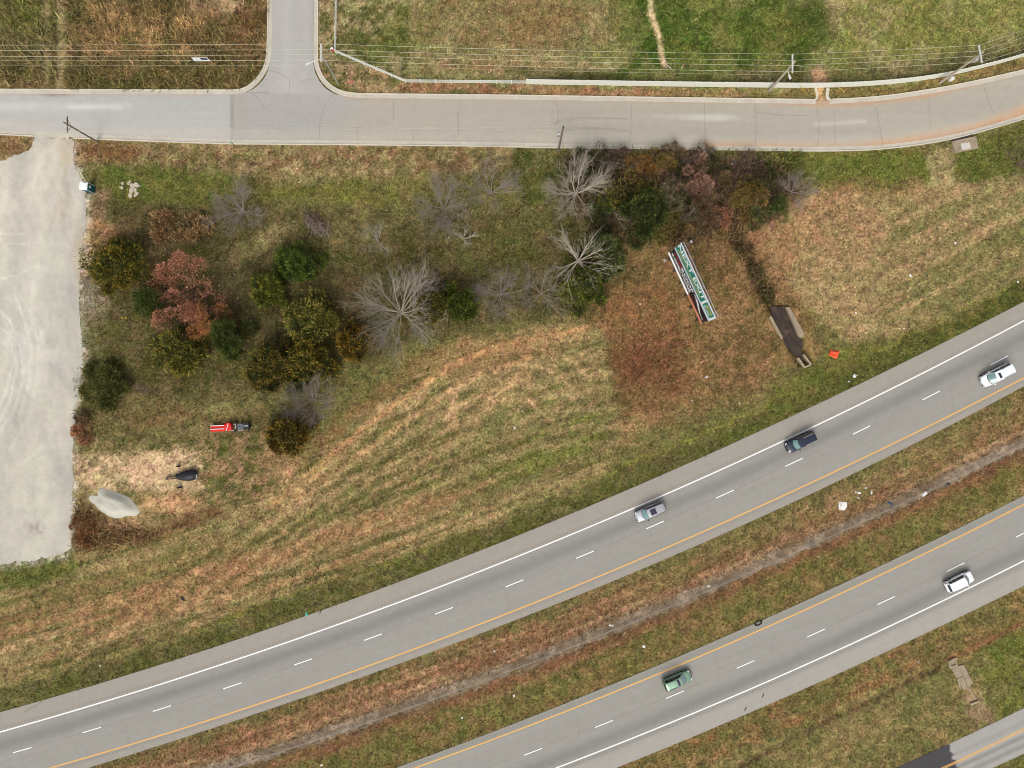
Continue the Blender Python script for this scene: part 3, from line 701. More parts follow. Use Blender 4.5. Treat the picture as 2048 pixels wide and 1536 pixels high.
# local road
def local_col(px, py, v):
    left = 1 - sstep(462, 468, px)
    n0 = fbm(px / S * .04, py / S * .9, 4, 12)
    c = alb(184, 177, 163) * (1 - left[:, None]) + alb(192, 190, 185) * left[:, None]
    c = c * (0.94 + .12 * n0)[:, None]
    L = [
     ('P', [(468, 185), (720, 190), (680, 285), (468, 288)], alb(176, 174, 170), .7, 26, .2, 3),
     ('L', ([(466, 192), (464, 283)], 3), alb(150, 148, 146), .8, 2, .3, 2),
     ('L', ([(0, 213), (260, 212)], 7), alb(222, 220, 214), .7, 9, .5, 6),
     ('L', ([(140, 214), (240, 214)], 4), alb(232, 230, 226), .6, 5, .3, 6),
     ('E', (1425, 235, 45, 6), alb(224, 220, 212), .8, 5, .3, 3),
     ('L', ([(1310, 232), (1420, 236)], 4), alb(206, 200, 190), .5, 4, .3, 3),
     ('L', ([(1630, 249), (1730, 243)], 3), alb(214, 208, 198), .6, 4, .3, 3),
     ('B', (kb, -30, kb, -9), alb(204, 196, 182), .5, 10, .4, 3),
     ('P', [(1410, 284), (1700, 288), (1800, 276), (1960, 244), (2200, 150), (2200, 240), (1960, 275), (1800, 304), (1400, 304)], alb(214, 174, 138), .85, 9, .3, 2),
     ('L', ([(1440, 298), (1690, 300), (1800, 290), (1940, 262), (2060, 226)], 3), alb(190, 136, 98), .6, 4, .5, 2),
     ('B', (kt, 4, kt, 14), alb(196, 168, 142), .45, 5, .6, 2),
     ('P', [(1540, 196), (1700, 196), (1830, 180), (2200, 80), (2200, 100), (1840, 200), (1700, 214), (1540, 208)], alb(206, 160, 120), .75, 6, .35, 2),
     ('E', (1642, 209, 24, 6), alb(196, 170, 140), .6, 5, .3, 1),
     ('L', ([(1108, 246), (1140, 238), (1180, 236), (1250, 238)], 1.6), alb(150, 143, 132), .6, 1.5, .2, 2),
     ('L', ([(1125, 262), (1160, 256), (1200, 257), (1260, 262)], 1.6), alb(154, 147, 136), .6, 1.5, .2, 2),
     ('P', [(476, 178), (694, 178), (690, 214), (500, 212)], alb(180, 177, 171), .9, 8, .1, 3),
     ('E', (110, 186, 30, 7), alb(140, 122, 104), .7, 4, .5, .6),
     ('P', [(40, 262), (150, 266), (160, 280), (40, 276)], alb(214, 204, 186), .8, 8, .3, 2),
    ]
    t = paint(px, py, (0, 0, 0), [(k, g, (1, 1, 1), 1, fe, 0, ns) for (k, g, cc, op, fe, br, ns) in L[:0]])
    out = c
    for i, (k, g, cc, op, fe, br, ns) in enumerate(L):
        m = shape_mask(k, g, px, py, fe)
        if br: m = m * (1 - br + br * sstep(.35, .65, fbm(px / S / ns * .4, py / S / ns, 4, 30 + i)))
        m = (m * op)[:, None]; out = out * (1 - m) + np.asarray(cc) * m
    return out
LR = strip('local_road', kt, kb, np.concatenate([np.linspace(-2600, -110, 10), np.arange(-100, 2200, 6), np.linspace(2210, 4200, 10)]), 30, local_col, .022, M['road'], o0=3, o1=-3)
tag(LR, 'pale local road running past the fence', None, None, 'structure')
side_l = [(543.5, -1500), (543.5, 0), (542, 90), (540, 126), (535, 145), (528, 157), (518, 169), (506, 179), (490, 186), (468, 190)]
side_r = [(627, -1500), (627, 0), (626.5, 90), (627, 130), (631, 147), (638, 161), (650, 176), (665, 186), (680, 192), (700, 196)]
def ribbon(name, A, B, nv, colfun, z, m):
    def res(p):
        p = np.array(p, float); out = []
        for a, b in zip(p[:-1], p[1:]):
            n = 40 if np.hypot(*(b - a)) > 60 else 4
            out += [a + (b - a) * k / n for k in range(n)]
        return np.array(out + [p[-1]])
    A, B = res(A), res(B)
    vs = np.linspace(0, 1, nv)[None, :, None]
    P = A[:, None] * (1 - vs) + B[:, None] * vs
    px, py = P[..., 0].ravel(), P[..., 1].ravel(); v = np.repeat(vs[..., 0], len(A), 0).ravel()
    i = np.arange(len(A) * nv).reshape(len(A), nv)
    f = np.stack([i[:-1, :-1].ravel(), i[:-1, 1:].ravel(), i[1:, 1:].ravel(), i[1:, :-1].ravel()], 1)
    return link(name, np_mesh(name, toworld(np.stack([px, py], 1), z), f, colfun(px, py, v), True), m)
def side_col(px, py, v):
    c = np.tile(alb(186, 182, 176), (len(px), 1)) * (0.93 + .14 * fbm(px / S * .9, py / S * .06, 4, 22))[:, None]
    m = (np.exp(-((v - .4) / .12) ** 2) * .25)[:, None]
    c = c * (1 - m) + alb(206, 204, 198) * m
    return c
SR = ribbon('side_street', side_l, side_r, 16, side_col, .016, M['road'])
tag(SR, 'grey side street joining the local road from above', None, None, 'structure')

def path_strip(name, pts, w0, w1_, z0, z1, m, parent=None, label=None, kind='structure'):
    """solid strip along a polyline in pixels between lateral offsets w0..w1_ (metres, to the left of travel)"""
    p = toworld(pts)[:, :2]
    t = np.gradient(p, axis=0); t /= np.linalg.norm(t, axis=1)[:, None] + 1e-9
    n = np.stack([-t[:, 1], t[:, 0]], 1)
    A = p + n * w0; B = p + n * w1_
    k = len(p); V = []
    for q, z in ((A, z0), (B, z0), (A, z1), (B, z1)): V += [(x, y, z) for x, y in q]
    F = []
    for i in range(k - 1):
        F += [(2 * k + i, 2 * k + i + 1, 3 * k + i + 1, 3 * k + i), (i, i + 1, 2 * k + i + 1, 2 * k + i), (k + i, 3 * k + i, 3 * k + i + 1, k + i + 1)]
    me = bpy.data.meshes.new(name); me.from_pydata(V, [], F); me.update()
    o = link(name, me, m, parent)
    if kind and parent is None: o['kind'] = kind
    if label: o['label'] = label
    return o
def smooth_line(p, n=3):
    p = np.array(p, float)
    for _ in range(n):
        q = np.empty((2 * len(p) - 2, 2)); q[0::2] = p[:-1] * .75 + p[1:] * .25; q[1::2] = p[:-1] * .25 + p[1:] * .75
        p = np.vstack([p[:1], q[1:-1], p[-1:]])
    return p
def fl(f, x0, x1, st=12): xs = np.arange(x0, x1, st); return np.stack([xs, f(xs)], 1)
curb_w = smooth_line([(-400, 176), (444, 180), (486, 178.5), (509, 162), (527, 137), (534, 110), (535, 0), (535, -900)])
curb_e = smooth_line([(637, -900), (637, 0), (636, 110), (637.5, 133), (651, 160.6), (675, 179.4), (706, 186.5), (760, 187.3)])
curb_ee = np.vstack([curb_e, fl(kt, 772, 1628, 12), [(1632, 200)]])
curb_r = np.vstack([[(1658, 200)], fl(kt, 1666, 2400, 12)])
curb_s1 = np.vstack([fl(kb, -400, 70, 12)])
curb_s2 = np.vstack([fl(kb, 146, 1404, 12), [(1408, 302), (1411, 307), (1416, 314)]])
curb_s3 = np.vstack([[(1428, 309), (1430, 302.5)], fl(kb, 1436, 2400, 12)])
for nm, p, s_, lb in (('kerb', curb_w, -1, 'pale concrete kerb along the weedy field'), ('kerb', curb_ee, -1, 'pale concrete kerb along the white fence'), ('kerb', curb_r, -1, 'pale concrete kerb on the bend'),
                  ('kerb', curb_s1, 1, 'short kerb left of the gravel entrance'), ('kerb', curb_s2, 1, 'long kerb in front of the trees'), ('kerb', curb_s3, 1, 'kerb along the dirt stained bend')):
    k = path_strip(nm, p, 0, s_ * .16, -.08, .14, M['kerb'], None, lb)
    g = path_strip('gutter', p, s_ * .165, s_ * .75, .01, .027, M['gutter'], None, lb.replace('kerb', 'gutter beside the kerb'))
# the driveway end across the gravel entrance
path_strip('gutter', fl(kb, 66, 150, 12), -.05, .75, .0, .0265, M['gutter'], None, 'flush gutter across the gravel entrance')

def crack(pts, parent, w=.055, z=.0255):
    p = np.array(pts, float); q = []
    for a, b in zip(p[:-1], p[1:]):
        n = max(2, int(np.hypot(*(b - a)) / 6))
        q += [a + (b - a) * k / n for k in range(n)]
    q = np.array(q + [p[-1]]); q[1:-1] += rng.normal(0, .7, q[1:-1].shape)
    return path_strip('crack', q, -w / 2, w / 2, z - .001, z, M['crack'], parent, None, None)
for pts in ([(531, 190), (540, 185), (505, 185)], [(663, 190), (650, 215), (641, 240), (638, 280)], [(1114, 200), (1116, 220), (1115, 246)], [(1408, 197), (1409, 230), (1411, 299)], [(1511, 210), (1512, 250), (1511, 298)],
            [(1262, 205), (1264, 240), (1260, 290)], [(1632, 215), (1638, 250), (1634, 295)], [(1668, 215), (1671, 290)], [(1752, 212), (1758, 250), (1765, 292)], [(1856, 200), (1862, 262)], [(1967, 172), (1978, 205), (1990, 236)],
            [(786, 200), (787, 240)], [(916, 205), (917, 270)], [(825, 255), (828, 280)], [(714, 250), (716, 285)], [(1512, 225), (1560, 230), (1620, 231)]):
    crack(pts, LR)
for pts in ([(535, 140), (560, 146), (579, 158), (580, 190)], [(600, 165), (620, 158), (630, 157)], [(500, 184), (520, 200), (530, 220)]): crack(pts, SR, .05, .0245)
for pts in ([(1672, 905), (1690, 915), (1696, 922)], [(1500, 905), (1520, 930)],): crack(pts, H1, .05)
crack([(48, 1424), (88, 1402)], H1, .12)
for cx, fa, fb, pr in [(x, w1, d1, H1) for x in (130, 420, 690, 905, 1240, 1480, 1790)] + [(x, d1, y1, H1) for x in (250, 560, 1010, 1390, 1640, 1900)] + [(x, d2, w2, H2) for x in (1300, 1560, 1840)] + [(x, y2, d2, H2) for x in (1150, 1430, 1700)]:
    a, b = float(fa(cx)), float(fb(cx)); crack([(cx, a + 3), (cx + 5, (a + b) / 2), (cx + 9, b - 3)], pr, .04)

# gravel lot
lot = [(-900, 330), (-20, 330), (15, 318), (60, 300), (70, 274), (146, 279), (148, 330), (170, 372), (172, 440), (168, 470), (160, 530), (160, 570), (159, 626), (163, 681), (166, 722), (157, 776), (148, 862), (145, 944), (145, 1026), (143, 1089), (146, 1098), (123, 1108), (68, 1122), (0, 1129), (-900, 1180)]
def refine(p, st=3, amp=4.5):
    p = np.array(p, float); q = []
    for a, b in zip(p, np.roll(p, -1, 0)):
        n = max(1, int(np.hypot(*(b - a)) / st)); q += [a + (b - a) * k / n for k in range(n)]
    q = np.array(q)
    q[:, 0] += (fbm(q[:, 0] * .16, q[:, 1] * .16, 4, 41) - .5) * 2 * amp; q[:, 1] += (fbm(q[:, 0] * .16 + 9, q[:, 1] * .16, 4, 43) - .5) * 2 * amp
    return q
lotp = refine(lot)
# grid clipped to the outline: rows between the outline's right edge and far left
lot_l = [
 ('E', (60, 420, 90, 90), alb(220, 212, 198), .5, 40, .7, 3),
 ('E', (30, 560, 60, 60), alb(218, 212, 202), .5, 30, .7, 2),
 ('E', (110, 560, 40, 90), alb(208, 204, 194), .5, 30, .7, 3),
 ('E', (60, 700, 70, 70), alb(224, 218, 206), .6, 40, .8, 3),
 ('E', (100, 330, 30, 60), alb(216, 206, 188), .6, 24, .6, 2),
 ('E', (160, 520, 12, 60), alb(206, 186, 150), .6, 8, .3, 2),
 ('L', ([(30, 590), (50, 640), (62, 700), (60, 760), (40, 830)], 2.4), alb(228, 224, 213), .9, 2, .4, 3),
 ('L', ([(-20, 600), (20, 640), (40, 690), (48, 760), (30, 820), (0, 860)], 2.4), alb(228, 224, 213), .9, 2, .4, 3),
 ('L', ([(0, 620), (30, 680), (34, 740), (20, 800), (0, 840)], 2.2), alb(228, 224, 213), .9, 2, .4, 3),
 ('L', ([(-10, 560), (40, 548), (80, 530)], 1.6), alb(224, 220, 208), .9, 2, .4, 3),
 ('L', ([(-20, 640), (20, 668), (28, 720), (12, 790), (-10, 820)], 2), alb(228, 224, 213), .8, 2, .3, 3),
 ('L', ([(20, 560), (60, 620), (76, 690), (74, 760), (60, 830), (20, 900)], 2), alb(224, 220, 208), .6, 2, .4, 3),
 ('L', ([(40, 930), (80, 900), (120, 890)], 2), alb(224, 220, 208), .5, 2, .4, 3),
 ('L', ([(90, 300), (70, 360), (20, 420)], 5), alb(226, 218, 202), .5, 5, .5, 3),
 ('L', ([(128, 300), (132, 380), (128, 460)], 5), alb(192, 178, 156), .45, 5, .6, 2),
 ('L', ([(0, 486), (50, 488)], 1.6), alb(232, 226, 214), .8, 1.5, .2, 3),
 ('L', ([(0, 468), (48, 469)], 1.6), alb(230, 224, 212), .7, 1.5, .2, 3),
 ('L', ([(120, 300), (90, 380), (60, 430)], 2), alb(226, 220, 208), .5, 2, .4, 3),
 ('L', ([(135, 330), (110, 420), (100, 460)], 2), alb(198, 184, 162), .5, 2, .4, 3),
 ('L', ([(122, 400), (124, 435)], 5), alb(188, 172, 150), .6, 3, .5, 1),
 ('L', ([(130, 820), (110, 850), (100, 880)], 1.6), alb(226, 222, 212), .5, 2, .4, 3),
 ('E', (72, 1056, 18, 14), alb(150, 140, 126), .55, 8, 1, .6),
 ('P', [(110, 270), (150, 276), (150, 330), (120, 330)], alb(206, 184, 152), .5, 8, .4, 1),
]
lx = np.unique(np.concatenate([np.linspace(-900, -40, 12), np.arange(-36, 180, 4)])); ly = np.arange(272, 1190, 4)
LX, LY = np.meshgrid(lx, ly); fx, fy = LX.ravel(), LY.ravel()
ins = inside(fx, fy, [tuple(q) for q in lotp])
i = np.arange(len(fx)).reshape(LX.shape)
q = np.stack([i[:-1, :-1].ravel(), i[:-1, 1:].ravel(), i[1:, 1:].ravel(), i[1:, :-1].ravel()], 1)
keep = ins[q].sum(1) >= 1
# pull outside corners onto the outline so that the edge follows it
use = np.unique(q[keep])
for k in use:
    if not ins[k]:
        a = lotp; b = np.roll(lotp, -1, 0); d = b - a
        t = np.clip(((fx[k] - a[:, 0]) * d[:, 0] + (fy[k] - a[:, 1]) * d[:, 1]) / ((d ** 2).sum(1) + 1e-9), 0, 1)
        c = a + d * t[:, None]; j = np.argmin(np.hypot(c[:, 0] - fx[k], c[:, 1] - fy[k]))
        fx[k], fy[k] = c[j]
lc = paint(fx, fy, alb(205, 199, 185), lot_l, 5)
lf = fbm(fx / S * .35, fy / S * .12, 5, 6, .7) - .5
lc *= (1 + .6 * lf)[:, None] * np.stack([1 + 0 * lf, 1 + .02 * lf, 1 - .12 * lf], 1)
lc *= (0.90 + .2 * fbm(fx / S * 1.5, fy / S * 1.5, 3, 61, .8))[:, None]
o = link('gravel_lot', np_mesh('gravel_lot', toworld(np.stack([fx, fy], 1), .012), q[keep], lc), M['gravel'])
tag(o, 'pale gravel lot with tyre tracks at the left edge', None, None, 'structure')

# rocky drainage line in the median
def med_col(px, py, v):
    n = fbm(px / S * 1.2, py / S * 1.2, 4, 33)
    c = alb(156, 138, 116) * (0.15 + 1.7 * n)[:, None]
    m = (sstep(.45, .6, fbm(px / S * .3, py / S * .3, 4, 35)) * .5)[:, None]
    return c * (1 - m) + alb(110, 88, 62) * m
def med_off(sgn):
    return lambda x: med(x) + sgn * (12 + 10 * (fbm(np.asarray(x) / S * 1.0, np.asarray(x) * 0 + sgn, 5, 36, .75) - .5) * 2)
strip_o = strip('median_ditch', med_off(-1), med_off(1), np.concatenate([np.linspace(-1500, 190, 8), np.arange(200, 2210, 3)]), 11, med_col, 0, M['gravel'])
v = strip_o.data.vertices
co = np.empty(len(v) * 3, np.float32); v.foreach_get('co', co); co = co.reshape(-1, 3)
co[:, 2] = height(co[:, 0] * S + 1024, 768 - co[:, 1] * S) + .035
v.foreach_set('co', co.ravel()); strip_o.data.update()
tag(strip_o, 'stony drainage line along the middle of the median', None, None, 'structure')

# ------------------------------------------------------------------ grass: short blades and weeds that nobody could count
def land_tufts():
    n = 360000
    px = rng.uniform(-60, 2110, n); py = rng.uniform(-50, 1590, n)
    ok = ~(((py > e1t(px) - 1) & (py < e1b(px) + 1)) | ((py > e2t(px) - 1) & (py < e2b(px) + 1)) | ((py > f_t(px) - 1) & (py < f_b(px) + 1) & (px > 1750)))
    ok &= ~((py > kt(px) - 1) & (py < kb(px) + 2))
    cw = [tuple(a) for a in curb_w if a[0] > 400] + [tuple(a) for a in curb_e[:-1]]
    ok &= ~inside(px, py, cw)
    ok &= ~inside(px, py, side_l + side_r[::-1]) & ~((px > 533) & (px < 639) & (py < 112))
    ok &= ~inside(px + rng.normal(0, 2.2, n), py + rng.normal(0, 2.2, n), [tuple(a) for a in lotp])
    ok &= ~(np.abs(py - med(px)) < 9 * rng.random(n) ** .4)
    ok &= ~inside(px, py, [(1536, 608), (1582, 604), (1626, 680), (1628, 722), (1600, 732), (1540, 660)])
    ok &= ~inside(px, py, [(1896, 1312), (1914, 1308), (1958, 1405), (1938, 1412)])
    ok &= ~inside(px, py, [(1900, 283), (1950, 270), (1958, 298), (1908, 308)])
    ok &= ~inside(px, py, [(182, 980), (236, 976), (280, 1010), (276, 1036), (240, 1044), (184, 1008)])
    trk = (py < 182) & ((np.abs(px - 94) < 6) | (np.abs(px - 122) < 9)); ok &= ~(trk & (rng.random(n) < .85))
    px, py = px[ok], py[ok]
    ix = np.clip(np.searchsorted(gx, (px - 1024) / S), 0, nx - 1); iy = np.clip(np.searchsorted(gy, (768 - py) / S), 0, ny - 1)
    g = iy * nx + ix
    base = gcol[g]; z = GZ[g]
    bright = base.mean(1)
    # bare soil grows little
    keep = rng.random(len(px)) < np.where(bright > .26, .15, 1)
    px, py, base, z = px[keep], py[keep], base[keep], z[keep]
    n = len(px)
    tall = np.full(n, .16)
    nw = (px < 536) & (py < 178); tall[nw] = np.where(fbm(px[nw] / S * .5, py[nw] / S * .5, 3, 301) > .5, .62, .32)
    weeds = inside(px, py, [(1120, 300), (1600, 300), (1620, 380), (1500, 470), (1340, 490), (1200, 480)]) | inside(px, py, [(146, 1000), (220, 1040), (330, 1060), (220, 1105), (146, 1100)]) | inside(px, py, [(146, 810), (190, 820), (186, 900), (146, 890)]) | inside(px, py, [(290, 430), (430, 436), (420, 480), (296, 480)])
    tall[weeds] = .5
    dit = np.full(n, 1e9)
    for a, b in (((1460, 450), (1500, 520)), ((1500, 520), (1556, 615))): dit = np.minimum(dit, seg_dist(px, py, a, b))
    tall[dit < 16] = .42
    r = rng.random(n)
    mulf = np.where(r < .30, rng.uniform(1.4, 2.4, n), np.where(r < .60, rng.uniform(.3, .7, n), rng.uniform(.8, 1.3, n)))
    c = base * mulf[:, None]
    gr = (rng.random(n) < .10)[:, None]
    c = np.where(gr, c * .5 + np.asarray(alb(96, 108, 44)) * .5 * mulf[:, None], c)
    st = (rng.random(n) < .10)[:, None]
    c = np.where(st, c * .4 + np.asarray(alb(196, 168, 118)) * .6, c)
    c = np.clip(c, .005, .7)
    P = np.stack([(px - 1024) / S, (768 - py) / S, z - .01], 1)
    V = np.empty((n, 2, 3, 3)); 
    for k in range(2):
        a = rng.uniform(0, 2 * np.pi, n); ln = tall * rng.uniform(.7, 1.7, n); lean = rng.uniform(.5, 1.6, n) * ln
        w = rng.uniform(.03, .072, n) * (1 + tall)
        dx, dy = np.cos(a), np.sin(a)
        j = rng.normal(0, .06, (n, 2))
        b = P.copy(); b[:, :2] += j
        V[:, k, 0] = b; V[:, k, 0, 0] += -dy * w; V[:, k, 0, 1] += dx * w
        V[:, k, 1] = b; V[:, k, 1, 0] += dy * w; V[:, k, 1, 1] += -dx * w
        V[:, k, 2] = b; V[:, k, 2, 0] += dx * lean; V[:, k, 2, 1] += dy * lean; V[:, k, 2, 2] += ln
    C = np.repeat(np.repeat(c[:, None], 6, 1).reshape(n, 6, 3), 1, 0).reshape(-1, 3)
    me = np_mesh('grass', V.reshape(-1, 3), np.arange(n * 6).reshape(-1, 3), C)
    tag(link('grass', me, M['tuft']), 'short dry and green grass over the open ground', 'grass', None, 'stuff')
land_tufts()

# ------------------------------------------------------------------ trees
def leaves(pos, dirs, ln, wd):
    """pointed leaf triangles at pos, running along dirs"""
    n = len(pos)
    r = rng.normal(size=(n, 3)); s = np.cross(dirs, r); s /= np.linalg.norm(s, axis=1)[:, None] + 1e-9
    V = np.empty((n, 3, 3))
    V[:, 0] = pos + s * wd[:, None]; V[:, 1] = pos - s * wd[:, None]; V[:, 2] = pos + dirs * ln[:, None]
    return V.reshape(-1, 3)

def tubes(p, q, r0, r1, k=3):
    p, q = np.asarray(p, float), np.asarray(q, float)
    d = q - p; d /= np.linalg.norm(d, axis=1)[:, None] + 1e-9
    ref = np.where(np.abs(d[:, 2:3]) > .9, np.array([[1., 0, 0]]), np.array([[0, 0, 1.]]))
    u = np.cross(d, ref); u /= np.linalg.norm(u, axis=1)[:, None] + 1e-9
    w = np.cross(d, u)
    n = len(p); V = np.empty((n, 2 * k, 3))
    for i in range(k):
        a = 2 * math.pi * i / k
        o = u * math.cos(a) + w * math.sin(a)
        V[:, i] = p + o * np.asarray(r0)[:, None]; V[:, k + i] = q + o * np.asarray(r1)[:, None]
    b = (np.arange(n) * 2 * k)[:, None]
    F = np.concatenate([b + np.array([[i, (i + 1) % k, k + (i + 1) % k, k + i]]) for i in range(k)])
    return V.reshape(-1, 3), F

def skeleton(rd, h, rad, limbs, kids, depth, trunk_h, up=.55, wob=.22, fork=.0):
    """returns list of segments (p, q, r0, r1, level)"""
    segs = []
    def grow(p, d, L, r, lev):
        n = 3 if lev <= 2 else 2
        pts = [p]
        for i in range(n):
            d = (d + Vector((rd.gauss(0, wob), rd.gauss(0, wob), rd.gauss(0, wob * .6) + .04))).normalized()
            q = pts[-1] + d * (L / n)
            ra, rb = r * (1 - .55 * i / n), r * (1 - .55 * (i + 1) / n)
            segs.append((pts[-1], q, ra, rb, lev)); pts.append(q)
        if lev >= depth: return
        for j in range(kids[lev]):
            t = rd.uniform(.25, 1.0); i = min(n - 1, int(t * n)); b = pts[i].lerp(pts[i + 1], t * n - i)
            ax = Vector((rd.gauss(0, 1), rd.gauss(0, 1), rd.gauss(0, .6)))
            nd = (d * 1.0 + ax.normalized() * rd.uniform(.40, .80) + Vector((0, 0, .10))).normalized()
            grow(b, nd, L * rd.uniform(.40, .66), max(r * .42, .0065), lev + 1)
    tr = h * .018 + .025
    top = Vector((rd.uniform(-.15, .15), rd.uniform(-.15, .15), h * trunk_h))
    segs.append((Vector((0, 0, -.2)), top, tr * 1.25, tr, 0))
    a0 = rd.uniform(0, 6.28)
    for i in range(limbs):
        a = a0 + 2 * math.pi * i / limbs + rd.gauss(0, .25)
        e = rd.uniform(up - .35, up + .35)
        if i == limbs - 1: e = 1.3
        d = Vector((math.cos(a) * math.cos(e), math.sin(a) * math.cos(e), math.sin(e)))
        st = top * rd.uniform(.6, 1.0)
        L = min(rad / max(.25, math.cos(e)), (h - top.z) / max(.3, math.sin(max(.1, e)))) * rd.uniform(.72, .95)
        grow(st, d, L, tr * .55, 1)
    return segs

TREE_GROUP = 'trees between the gravel lot and the billboard'
def put_tree(name, px, py, label, cat, group=None):
    z = gz(px, py)
    return thing(name, (*at(px, py)[:2], z), 0, label, cat, group)

def bare_tree(px, py, h, rad, bark, label, seed, limbs=8, kids=(0, 6, 5, 4), depth=4, trunk_h=.22, up=.6, name='bare_tree', thick=1.0, group='leafless trees among the cedars', cat='tree', wob=.11, leafc=None, leafn=0):
    rd = random.Random(seed)
    t = put_tree(name, px, py, label, cat, group)
    sg = skeleton(rd, h, rad, limbs, kids, depth, trunk_h, up, wob)
    big = [s for s in sg if s[4] <= 1]; sm = [s for s in sg if s[4] > 1]
    for nm, ss, k in (('trunk', big, 5), ('branches', sm, 3)):
        V, F = tubes([tuple(s[0]) for s in ss], [tuple(s[1]) for s in ss], [s[2] * thick for s in ss], [s[3] * thick for s in ss], k)
        o = link(nm, np_mesh(nm, V, F), bark, t)
        if nm == 'branches': o['kind'] = 'stuff'
    if leafn:
        e = [s for s in sg if s[4] >= 2]; ii = rng.integers(0, len(e), leafn)
        pos = np.array([tuple(e[i][1]) for i in ii]) + rng.normal(0, .18, (leafn, 3))
        d = rng.normal(size=(leafn, 3)); d[:, 2] = np.abs(d[:, 2]) * .4; d /= np.linalg.norm(d, axis=1)[:, None]
        V = leaves(pos, d, rng.uniform(.16, .34, leafn), rng.uniform(.05, .1, leafn))
        w = rng.random((leafn, 1)); cc = leafc[0] * w + leafc[1] * (1 - w); cc = cc * rng.uniform(.6, 1.35, (leafn, 1))
        link('leaves', np_mesh('leaves', V, np.arange(leafn * 3).reshape(-1, 3), np.repeat(cc, 3, 0)), M['leaf'], t)
    return t

G0 = alb(50, 58, 24); G1 = alb(88, 88, 36); GD = alb(166, 140, 58); GB = alb(84, 92, 36)
def crown(t, rad, h, n, cols, seed, z0=.25, lobes=16, cone=.5, lnr=(.25, .6), flat=1.0, name='crown', spread=.62):
    """a crown of many pointed sprays in uneven clumps; cols = (inner, mid, tip)"""
    g = np.random.default_rng(seed)
    th = g.uniform(0, 2 * np.pi, lobes); hh = g.uniform(0, 1, lobes) ** .9
    rr = rad * (1 - cone * hh) * g.uniform(.45, .80, lobes)
    rr[0] = 0; hh[0] = 1
    C = np.stack([rr * np.cos(th), rr * np.sin(th), z0 * h + hh * h * (1 - z0) * .86], 1)
    rr = np.where(g.random(lobes) < .3, rr * 1.25, rr); C[:, 0] = rr * np.cos(th); C[:, 1] = rr * np.sin(th)
    lr = rad * g.uniform(.20, .44, lobes) * (1 - .25 * hh)
    lc = g.uniform(0, 1, lobes)
    k = g.integers(0, lobes, n)
    d = g.normal(size=(n, 3)); d[:, 2] = d[:, 2] * .8 + .25
    # sprays lean away from the stem
    out = C[k].copy(); out[:, 2] = 0; out /= np.linalg.norm(out, axis=1)[:, None] + .4
    d = d + out * .55; d /= np.linalg.norm(d, axis=1)[:, None]
    q = g.uniform(.25, 1, n) ** .6; q = np.where(g.random(n) < .10, q * g.uniform(1.1, 1.7, n), q)
    pos = C[k] + d * (lr[k] * q)[:, None] * np.array([1, 1, flat])
    dd = d + g.normal(0, .35, (n, 3)) + np.array([0, 0, .25]); dd /= np.linalg.norm(dd, axis=1)[:, None]
    ln = g.uniform(*lnr, n); wd = ln * g.uniform(.10, .20, n)
    V = leaves(pos, dd, ln, wd)
    a, b, c = [np.asarray(x) for x in cols]
    u = np.clip(g.normal(.5, .3, n) + (lc[k] - .5) * .6, 0, 1)[:, None]
    cc = a * (1 - u) + b * u
    tip = ((g.random(n) < .42 + .4 * (lc[k] - .4)) & (q > .70))[:, None]
    cc = np.where(tip, cc * .25 + c * .75, cc) * g.uniform(.65, 1.3, (n, 1))
    # leaf tips a little paler than the bases, as on the plant
    cv = np.repeat(cc, 3, 0)
    return link(name, np_mesh(name, V, np.arange(n * 3).reshape(-1, 3), np.clip(cv, 0.003, .8)), M['leaf'], t)

def stem(t, h, r, bark, n=3, seed=0):
    rd = random.Random(seed); mb = MB()
    mb.tube((0, 0, -.2), (rd.uniform(-.1, .1), rd.uniform(-.1, .1), h * .85), r, r * .2, 6)
    for i in range(n * 3):
        z = h * rd.uniform(.2, .7); a = rd.uniform(0, 6.28); L = h * rd.uniform(.15, .3)
        mb.tube((0, 0, z), (math.cos(a) * L, math.sin(a) * L, z + L * .5), r * .3, r * .08, 4)
    return mb.build('trunk', bark, t)

def cedar(px, py, rad, h, label, seed, cols=(G0, G1, GD), n=None, name='cedar_tree', group='evergreen cedars among the bare trees', lobes=18, cone=.5):
    # px, py is where the crown is seen; the foot stands under it
    k = (H - h * .5) / H
    bx, by = 1024 + (px - 1024) * k, 768 + (py - 768) * k
    t = put_tree(name, bx, by, label, 'tree', group)
    stem(t, h, .09 + .015 * h, M['bark_dark'], 3, seed)
    crown(t, rad * 1.2, h, int(1.25 * (n or 2300 * max(1, rad))), [np.asarray(c) * 1.45 * np.array([.92, 1.06, 1]) for c in cols], seed, .10, lobes, cone)
    return t
m = 1 / S
cedar(230, 527, 50 * m, 5.5, 'round gold tipped cedar at the edge of the gravel lot', 11, (G0, alb(80, 80, 24), alb(160, 124, 40)), 9500, lobes=24)
cedar(302, 606, 34 * m, 5.0, 'dark green cedar left of the red leaved tree', 12, (G0, GB, G1))
cedar(352, 706, 46 * m, 5.5, 'olive cedar with brown tips below the red leaved tree', 13, (G0, G1, GD), 9000, lobes=22)
cedar(462, 668, 40 * m, 4.5, 'plain dark green cedar right of and below the red leaved tree', 14, (G0, GB, G1), 8000)
cedar(590, 527, 40 * m, 4.2, 'bright green cedar standing alone under the brush pile', 15, (alb(42, 54, 18), alb(76, 90, 30), alb(112, 118, 44)), 7000)
cedar(537, 578, 34 * m, 4.2, 'yellow green cedar left of and below the bright green one', 16, (G0, alb(84, 92, 26), alb(134, 120, 40)), 6500)
cedar(622, 640, 48 * m, 6.0, 'largest olive cedar in the middle of the grove', 17, (G0, G1, GD), 9500, lobes=24)
